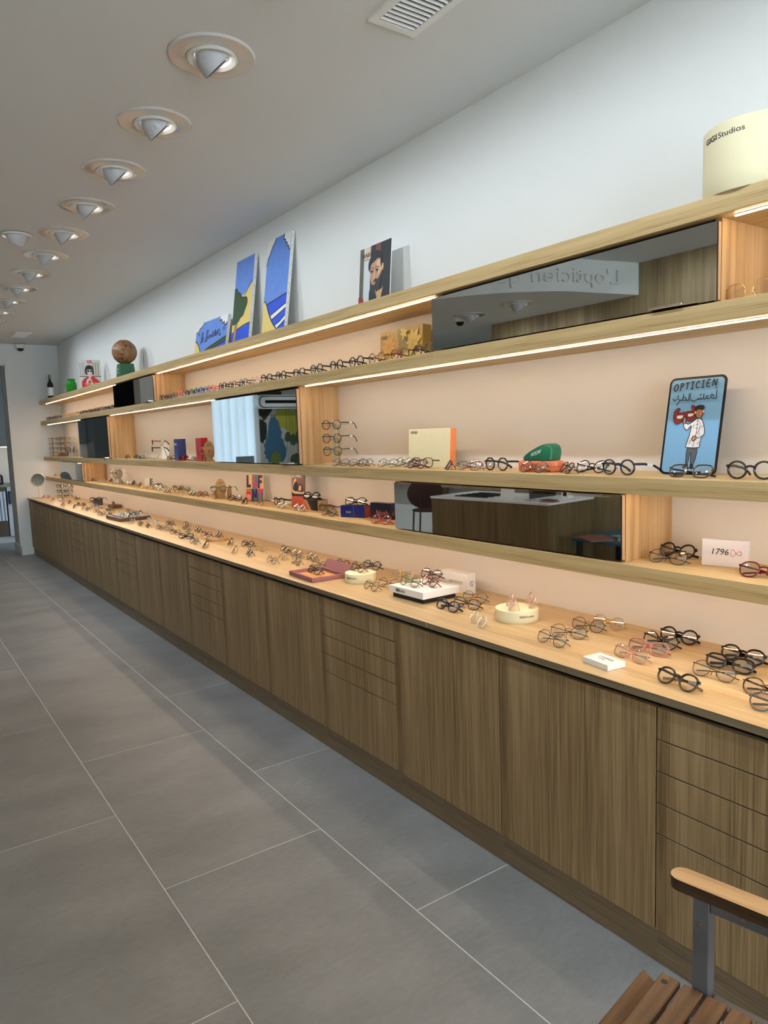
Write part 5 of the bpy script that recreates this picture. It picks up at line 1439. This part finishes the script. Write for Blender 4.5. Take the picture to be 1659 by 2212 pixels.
# pink velvet tray with open lid
VEL = mat('dusty_pink_velvet', (.36, .15, .15), .95, noise=.12, nscale=60); INS = mat('amber_tray_lining', (.62, .30, .10), .8)
t = thing('velvet_tray', 'open dusty-pink velvet tray with amber lining on the counter', 'tray', (1.684, 3.305, Z0), AISLE + math.radians(-3))
w_, d_, h_ = .268, .190, .022
m = MB(); m.cbox(0, w_, 0, .012, 0, h_, .002); m.cbox(0, w_, d_ - .012, d_, 0, h_, .002); m.cbox(0, .012, .0121, d_ - .0121, 0, h_, .002); m.cbox(w_ - .012, w_, .0121, d_ - .0121, 0, h_, .002); m.build('rim', VEL, t)
m = MB(); m.box(.0121, w_ - .0121, .0121, d_ - .0121, .001, .005); m.build('lining', INS, t)
m = MB(); a_ = math.radians(58)
m.add([(x, d_ + .001 + l * math.cos(a_) + n_ * math.sin(a_), h_ * .3 + l * math.sin(a_) - n_ * math.cos(a_)) for x in (0, w_) for l, n_ in ((0, 0), (.065, 0), (.065, .012), (0, .012))],
      [(0, 1, 2, 3), (7, 6, 5, 4), (0, 4, 5, 1), (1, 5, 6, 2), (2, 6, 7, 3), (3, 7, 4, 0)]); m.build('lid', VEL, t, fix=True)
# oak block
t = thing('oak_block', 'small square oak block under burgundy and black glasses', 'display block', (1.850, 4.895, Z0), AISLE + math.radians(-2))
m = MB(); m.cbox(0, .145, 0, .125, 0, .0175, .001); m.build('block', M['oak_panel'], t)
# slate tray
t = thing('slate_tray', 'dark wooden tray with grey slate inlay on the counter', 'tray', (1.715, 7.06, Z0), AISLE + .04)
m = MB(); m.cbox(0, .44, 0, .27, 0, .030, .002); m.build('base', WALN, t)
m = MB(); m.cbox(.055, .43, .035, .26, .0302, .0385, .001); m.build('slate_inlay', mat('grey_slate', (.34, .36, .37), .6), t)
# block with pins
t = thing('pin_block', 'small brown wooden block with a row of five upright pins', 'tool holder', (2.03, 8.25, Z0), AISLE)
m = MB(); m.cbox(0, .22, 0, .095, 0, .034, .002); m.build('block', WALN, t)
for k in range(5):
    m = MB(); m.tube([(.05 + k * .022, .04, .0345), (.05 + k * .022, .04, .068)], .0022, 6); m.build('pin', M['black'], t)
# dark card holder wearing glasses
t = thing('display_cube', 'small dark upright block wearing black glasses on the counter', 'display block', (2.015, 8.60, Z0), AISLE + .9)
m = MB(); m.cbox(-.042, .042, -.03, .03, 0, .085, .002); me = m.mesh('block', [cm((.10, .10, .12)), cm((.35, .33, .32))]); me.polygons[2].material_index = 1; link('block', me, t)
glasses('black', 'square', 'k', 'held', (1.985, 8.57, ZC + .052), AISLE + .9, 'thick black glasses worn by the small dark upright block', 'eyeglasses held on small stands', simple=True)
# round make-up mirror
t = thing('table_mirror', 'round chrome mirror on a thin stem at the far end of the counter', 'mirror', (1.715, 10.47, Z0), math.radians(-14))
m = MB(); m.lathe([(.062, 0), (.064, .003), (.050, .008), (.010, .012), (.005, .016)], 32); m.build('foot', M['chrome'], t, True, 40)
m = MB(); m.tube([(0, 0, .012), (0, 0, .168)], .0035, 8); m.build('stem', M['chrome'], t)
fr = MB(); ra = .082; fr.tube([(ra * math.cos(a), 0, ra * math.sin(a)) for a in [2 * PI * k / 40 for k in range(40)]], .005, 8, True, up=(0, 1, 0)); fo = fr.build('frame', M['chrome'], t, True, 60)
fo.location = (0, .0, .252); fo.rotation_euler = (-.10, 0, .0)
m = MB(); m.rings([[(r_2 * math.cos(a), y_, r_2 * math.sin(a)) for a in [2 * PI * k / 40 for k in range(40)]] for r_2, y_ in ((.0805, -.002), (.0805, .002))]); m.build('mirror_glass', M['mirror_b'], fo)
for sx in (-1, 1):
    m = MB(); m.tube([(sx * .088, 0, 0), (sx * .092, 0, 0)], .006, 8); m.build('pivot', M['chrome'], fo)
m = MB(); m.tube([(.090 * math.cos(a), .004, .252 + .090 * math.sin(a)) for a in [math.radians(d) for d in range(180, 361, 12)]], .0025, 6, up=(0, 1, 0)); m.build('yoke', M['chrome'], t, True)

# ================================================================== BENCH AT THE LOWER RIGHT
TEAK = oak('teak_slats', (.11, .055, .024), (.19, .10, .045), (.28, .155, .075), 0, .5, .35, .6)
TEAK_D = oak('dark_armrest_edge', (.035, .018, .009), (.06, .032, .015), (.09, .05, .025), 1, .5)
TEAKA = oak('teak_armrest', (.36, .20, .08), (.50, .30, .13), (.60, .39, .19), 1, .4, .4, .6)
GS = mat('blue_grey_steel_paint', (.17, .18, .215), .42)
BW = 1.15
ch = thing('slatted_bench', 'garden bench with brown wooden slats, pale wooden armrest and grey steel frame', 'bench', (1.148, .776, 0), math.radians(10.5))
# local frame: -x along the slats (towards the aisle), -y from the front of the seat to its back
sm1 = MB(); sm1.cbox(-BW, 0, -.036, 0, -.016, 0, .0025); sm1 = sm1.mesh('seat_slat', TEAK)
o = link('seat_slat', sm1, ch); o.location = (-.012, .026, .4375); o.rotation_euler = (.55, 0, 0); o.scale = (1, .85, 1)
for i in range(10):
    o = link('seat_slat', sm1, ch); o.location = (0, -.004 - .0425 * i, .440)
kn = MB(); kn.lathe([(.001, .0003), (.006, .0004), (.0065, 0)], 14); o = kn.build('knot', cm((.035, .018, .010)), ch); o.location = (-.022, -.018, .440)
for xa in (-BW + .04, -BW / 2, -.085):
    m = MB(); m.cbox(xa, xa + .025, -.44, .010, .398, .4235, .002); m.build('seat_rail', GS, ch)
arm_o = rrect(.046, .45, .022, 6)
for xa in (.0015, -BW - .0315):
    m = MB(); m.cbox(xa, xa + .030, -.090, -.060, 0, .627, .002); m.build('front_leg', GS, ch)
    m = MB(); m.cbox(xa, xa + .030, -.455, -.425, 0, .627, .002); m.build('rear_leg', GS, ch)
    m = MB(); m.cbox(xa + .0005, xa + .0295, -.4245, -.0905, .599, .627, .002); m.build('arm_rail', GS, ch)
    m = MB(); m.cbox(xa + .001, xa + .029, -.4245, -.0905, .398, .4235, .002); m.build('side_rail', GS, ch)
    m = MB(); m.rings([[(xa - .016 + x, y - .468, z) for x, y in arm_o] for z in (.628, .650)]); 
    me = m.mesh('armrest', [TEAKA, TEAK_D])
    for p_ in me.polygons:
        if abs(p_.normal.z) < .5: p_.material_index = 1
    link('armrest', me, ch)
    for yy2, zz2 in ((-.075, .570), (-.148, .613)):
        m = MB(); m.tube([(xa - .0015, yy2, zz2), (xa + .001, yy2, zz2)], .0045, 10); m.build('bolt', M['steel'], ch)
bs = MB(); bs.cbox(-BW, 0, -.012, 0, 0, .045, .002); bs = bs.mesh('back_slat', TEAK)
for i in range(4):
    o = link('back_slat', bs, ch); o.location = (0, -.458 - i * .012, .50 + i * .062)
for xa in (-BW + .05, -.05):
    m = MB(); m.tube([(xa, -.452, .40), (xa, -.505, .76)], .009, 4); m.build('back_upright', GS, ch)

# ================================================================== ROOM BEHIND THE OPENING
WC = mat('grey_white_cupboard', (.36, .38, .39), .5); DKC = mat('anthracite_cupboard', (.07, .08, .078), .6)
t = thing('kitchen_unit', 'pale base cupboard with stone worktop in the back room', 'kitchen cabinet', (1.30, 12.42, 0))
m = MB(); m.box(.05, 1.25, .05, .60, 0, .10); m.build('plinth', WC, t)
m = MB(); m.box(.0, .28, .02, .60, .10, .86); m.build('carcass', mat('oak_dark_cupboard', (.06, .04, .02), .6), t)
m = MB(); m.cbox(.285, .62, .0, .60, .10, .86, .002); m.build('door', WC, t)
m = MB(); m.cbox(.625, 1.28, .0, .60, .10, .86, .002); m.build('door', WC, t)
m = MB(); m.cbox(-.02, 1.29, -.02, .62, .862, .900, .003); m.build('worktop', mat('mottled_grey_stone', (.16, .16, .16), .3, noise=.5, nscale=40), t)
t = thing('wall_cupboard', 'dark wall cupboard above the lit back-room worktop', 'kitchen cabinet', (.9, 12.62, 1.48))
m = MB(); m.cbox(0, 1.68, 0, .42, 0, 1.3, .002); m.build('carcass', DKC, t)
m = MB(); m.cbox(.01, .80, -.018, -.001, .01, 1.29, .001); m.build('door', DKC, t)
m = MB(); m.cbox(.81, 1.67, -.018, -.001, .01, 1.29, .001); m.build('door', DKC, t)
m = MB(); m.box(.1, 1.6, .15, .18, -.012, -.001); m.build('cupboard_light', mat('cupboard_led', (1, 1, 1), .5, emit=(1, .78, .52), es=5), t)
b = MB(); b.box(.7, 2.6, 13.07, 13.12, 0, HC); struct(b.build('wall_kitchen_splashback', mat('warm_splashback', (.60, .55, .47), .5)))
tow = mat('blue_towel', (.035, .075, .14), .95); tow2 = mat('grey_striped_towel', (.40, .43, .48), .95, noise=.3, nscale=90)
def towel(x, wdt, h_, m_, label):
    n_ = 14; mb = MB(); R0 = []
    for z in (.80, .78, .80 - h_ * .5, .80 - h_):
        R0.append([(x + wdt * k / n_, 12.385 + .010 * math.sin(k * 1.3 + z * 3), z) for k in range(n_ + 1)] + [(x + wdt * k / n_, 12.394 + .010 * math.sin(k * 1.3 + z * 3), z) for k in range(n_, -1, -1)])
    mb.rings(R0); o = mb.build('towel', m_, None, True, 60, fix=True); tag(o, label, 'towel', 'towels hanging in the back room')
towel(1.60, .12, .20, tow, 'dark blue towel hanging from the back-room worktop'); towel(1.42, .14, .45, tow2, 'long grey striped towel hanging from the back-room worktop')
t = thing('storage_jar', 'dark round canister standing on the back-room worktop', 'canister', (1.52, 12.62, .9004))
m = MB(); m.lathe([(.055, 0), (.058, .01), (.058, .12), (.05, .13)], 20); m.build('body', M['black'], t, True, 40); m = MB(); m.lathe([(.045, .1305), (.045, .15), (.01, .155)], 20); m.build('lid', M['black'], t, True, 40)
t = thing('storage_jar', 'white bottle standing right of the dark canister in the back room', 'bottle', (1.70, 12.60, .9004))
m = MB(); m.lathe([(.035, 0), (.036, .15), (.012, .19), (.012, .23)], 20); m.build('body', M['white'], t, True, 40); m = MB(); m.lathe([(.015, .2302), (.015, .27)], 16); m.build('cap', M['black'], t, True, 40)
t = thing('dark_panel', 'tall grey storage column visible in the left mirrors', 'cabinet', (.60, 12.2, 0))
m = MB(); m.cbox(0, .30, 0, .5, 0, 2.3, .003); m.build('column', DKC, t)

# ================================================================== FAR SIDE OF THE SHOP, SEEN ONLY IN THE MIRRORS
# curtain with its backlight put into the material, and painted mural, on the end wall
cur = MB(); n_ = 40; fr_ = []; bk = []
for k in range(n_ + 1):
    x = -1.24 + .80 * k / n_; yv = YE - .06 - .035 * math.sin(k * .95)
    fr_.append((x, yv)); bk.append((x, yv + .004))
cur.rings([[(x, y, z) for x, y in fr_ + bk[::-1]] for z in (.95, 2.50)])
cm_ = mat('glowing_blue_sheer_curtain', (.58, .70, .80), .9, emit=(.62, .80, .95), es=.80)  # emission stands in for daylight behind the cloth
tag(cur.build('curtain', cm_, None, True, 60, fix=True), 'pale blue curtain with added backlight glow reflected in the large middle mirror', 'curtain')
m = MB(); m.box(-1.34, -1.26, YE - .03, YE - .001, 0, 2.55); m.box(-.42, -.34, YE - .03, YE - .001, 0, 2.55); m.box(-1.26, -.42, YE - .03, YE - .001, 2.50, 2.56); struct(m.build('window_2', M['trim']))
t = thing('wall_mural', 'watercolour mural of blue, black and yellow trees reflected in the middle mirror', 'mural', (-3.04, YE - .008, 0))
m = MB(); m.box(0, 1.69, 0, .007, 0, 2.56); m.build('panel', cm((.50, .49, .46)), t)
p = Print(-.0005, 1.69, 2.56)
# u = 1 is next to the curtain
MB1, MY, MK, MG, MO = cm((.05, .14, .24)), cm((.42, .40, .05)), cm((.02, .025, .02)), cm((.06, .10, .05)), cm((.16, .20, .04))
random.seed(5)
def blob(cx_, cz, rx, rz, m_, jag=.18, n=26):
    p.poly([(min(.998, max(.002, cx_ + rx * math.cos(2 * PI * k / n) * (1 + random.uniform(-jag, jag)))), min(.998, max(.002, cz + rz * math.sin(2 * PI * k / n) * (1 + random.uniform(-jag, jag))))) for k in range(n)], m_)
for cx_, cz, rx, rz, m_ in ((.96, .80, .10, .10, MK), (.84, .84, .10, .07, MK), (.97, .62, .05, .07, MK), (.74, .70, .10, .07, MY), (.61, .66, .09, .09, MY), (.48, .72, .12, .10, MY), (.84, .58, .075, .13, MB1), (.90, .50, .06, .08, MB1), (.775, .49, .05, .08, MB1), (.845, .44, .055, .05, MO),
                              (.70, .575, .035, .035, MG), (.64, .56, .04, .04, MG), (.58, .57, .04, .05, MG), (.62, .43, .06, .04, MG), (.25, .75, .15, .12, MY), (.12, .60, .10, .16, MB1), (.15, .40, .12, .08, MG)): blob(cx_, cz, rx, rz, m_)
for x_ in (.30, .38, .46, .56, .60, .64, .67, .705): p.stroke([(x_, .36), (x_ + .005, .60), (x_, .78)], .006, MG)
p.build(t, 'painted_picture')
t = thing('air_conditioner', 'white rounded wall unit with black display slot, reflected over the mural', 'air conditioner', (-2.30, YE - .16, 1.94))
pts = rrect(1.02, .22, .08, 6)
m = MB(); m.rings([[(x, .0, z) for x, z in pts], [(x, .14, z) for x, z in pts]]); m.build('housing', M['trim'], t)
pts2 = [(x * .96 + .02, z * .86 + .015) for x, z in pts]
m = MB(); m.rings([[(x, -.002, z) for x, z in pts2], [(x, -.0002, z) for x, z in pts2]]); m.build('dark_border', M['black'], t)
pts3 = [(x * .93 + .035, z * .74 + .028) for x, z in pts]
m = MB(); m.rings([[(x, -.006, z) for x, z in pts3], [(x, -.0022, z) for x, z in pts3]]); m.build('front_plate', M['trim'], t)
m = MB(); m.box(.14, .90, -.008, -.0062, .085, .135); m.build('display_slot', M['black'], t)
t = thing('info_panel', 'small grey notice board with icons standing before the curtain', 'sign', (-1.10, YE - .30, 1.0))
m = MB(); m.box(0, .30, 0, .02, 0, .20); m.build('panel', cm((.25, .28, .30)), t)
m = MB(); 
for k in range(4): m.box(.04 + k * .065, .055 + k * .065, -.001, -.0001, .04, .08)
m.build('icons', K, t)
m = MB(); m.box(.13, .17, 0, .02, -1.0, -.001); m.build('post', M['steel'], t)
# reception desk
OD = M['oak_wall']
t = thing('reception_desk', 'oak-fronted reception desk with white top reflected in the lowest mirror', 'desk', (-.85, 4.22, 0), math.radians(-6))
m = MB(); m.box(-.66, 0, 0, 1.40, 0, .828); m.build('body', M['oak_desk'], t)
m = MB(); m.cbox(-.67, .010, -.010, 1.41, .829, .850, .002); m.build('white_top', M['white'], t)
m = MB(); m.box(-.60, -.20, .35, .353, .851, 1.12); m.build('glass_screen', M['lens'], t)
DT = .8504
rz_ = math.radians(-6); Rz = Matrix.Rotation(rz_, 3, 'Z'); base = Vector((-.85, 4.22, 0))
def on_desk(x, y, z=DT): q = base + Rz @ Vector((x, y, 0)); return (q.x, q.y, z)
for k in range(5):
    tr = thing('tag_strip', 'black tray of small frames on the white desk, %s of five' % ordn[k], 'tray', on_desk(-.12 - .085 * k, .78), rz_, 'black trays on the reception desk')
    m = MB(); m.box(-.02, .02, 0, .40, 0, .010); m.build('tray', M['black'], tr)
t = card_box('display_card', 'white standing card with small emblem on the reception desk', 'card', on_desk(-.16, .50), rz_ + 1.6, .16, .006, .13, M['paperw'], lean=8)
for i, (x, y, c_) in enumerate(((-.10, .06, (.30, .08, .07)), (-.20, .14, (.05, .05, .06)), (-.12, .26, (.45, .45, .48)))):
    o = MB(); o.box(-.05, .05, -.07, .07, 0, .006); oo = o.build('leaflet', cm(c_)); oo.location = on_desk(x, y); oo.rotation_euler = (0, 0, rz_ + .3 * i)
    tag(oo, ['dark red', 'black', 'pale grey'][i] + ' leaflet lying near the front corner of the white desk', 'leaflet', 'leaflets on the reception desk')
t = thing('socket_block', 'small white cube with sockets on the white desk', 'socket', on_desk(-.45, .12), rz_)
m = MB(); m.cbox(-.04, .04, -.04, .04, 0, .08, .004); m.build('cube', M['white'], t)
m = MB(); m.box(.0402, .042, -.02, .02, .02, .06); m.build('socket', M['black'], t)
# blue table with magazines
t = thing('low_table', 'blue-topped low table with magazines reflected in the lowest mirror', 'table', (-1.58, 3.05, 0))
m = MB(); m.cbox(0, .62, 0, 1.02, .535, .560, .003); m.build('table_top', mat('petrol_blue_laminate', (.02, .11, .18), .5), t)
for x in (.03, .55):
    for y in (.03, .95):
        m = MB(); m.box(x, x + .04, y, y + .04, 0, .534); m.build('leg', M['blackmat'], t)
mg = [((-1.20, 3.62), .3, (.25, .38, .38), 'pale green notebook on top of the papers on the blue table', 0.012), ((-1.22, 3.66), .9, (.40, .34, .36), 'stack of pale papers on the blue table', 0.0), ((-1.03, 3.86), .5, (.30, .10, .06), 'magazine with red cover on the blue table edge', 0.0)]
for (x, y), a_, c_, lb, dz in mg:
    o = MB(); o.cbox(-.11, .11, -.15, .15, 0, .011, .001); oo = o.build('magazine', cm(c_)); oo.location = (x, y, .5604 + dz); oo.rotation_euler = (0, 0, a_); tag(oo, lb, 'magazine', 'papers on the blue table')
# round-backed chair at a side table by the mural
t = thing('shell_chair', 'dark brown chair with round back left of the reflected desk', 'chair', (-2.26, 7.70, 0), .4)
BRN = mat('dark_brown_shell', (.06, .025, .018), .5)
m = MB(); P = [(.25 * math.cos(a), 0, .66 + .21 * math.sin(a)) for a in [2 * PI * k / 28 for k in range(28)]]
m.rings([P, [(x, .02, z) for x, y, z in P]]); m.build('backrest', BRN, t, fix=True)
m = MB(); P = [(.24 * math.cos(a), -.24 + .22 * math.sin(a), .45) for a in [2 * PI * k / 28 for k in range(28)]]
m.rings([P, [(x, y, .47) for x, y, z in P]]); m.build('seat', BRN, t)
for x, y in ((-.18, -.40), (.18, -.40), (-.18, -.06), (.18, -.06)):
    m = MB(); m.tube([(x * 1.15, y * 1.05, 0), (x, y, .449)], .012, 8); m.build('leg', BRN, t)
for x in (-.08, .08):
    m = MB(); m.tube([(x, -.05, .47), (x, -.004, .62)], .011, 8); m.build('back_strut', BRN, t)
t = thing('wall_ledge', 'oak ledge along the leafy mural, reflected left of the desk', 'shelf', (-3.048, 5.75, .70))
m = MB(); m.box(0, .34, 0, 5.0, 0, .05); m.build('board', OD, t)
for y in (.2, 2.4, 4.6):
    m = MB(); m.box(.002, .30, y, y + .03, -.16, -.001); m.build('bracket', OD, t)
t = thing('leaf_mural', 'dark green mural of tall leaves on the recessed far wall, seen in mirrors', 'mural', (-3.048, 5.75, .76), PI / 2)
m = MB(); m.box(0, 5.0, -.006, 0, 0, 1.75); m.build('panel', cm((.045, .075, .04)), t)
p = Print(-.0065, 5.0, 1.75)
random.seed(9)
LG = [cm((.07, .13, .05)), cm((.11, .18, .08)), cm((.03, .06, .03)), cm((.16, .21, .12))]
for i in range(60):
    cx_, h2 = random.uniform(.02, .98), random.uniform(.3, .9); wv = random.uniform(.004, .012); tl = random.uniform(-.03, .03)
    p.poly([(min(.998, max(.002, cx_ - wv))  , .01), (min(.998, max(.002, cx_ + wv)), .01), (min(.998, max(.002, cx_ + wv * 1.5 + tl * .5)), h2 * .6), (min(.998, max(.002, cx_ + tl)), h2), (min(.998, max(.002, cx_ - wv * 1.2 + tl * .5)), h2 * .6)], LG[i % 4])
p.build(t, 'painted_picture')
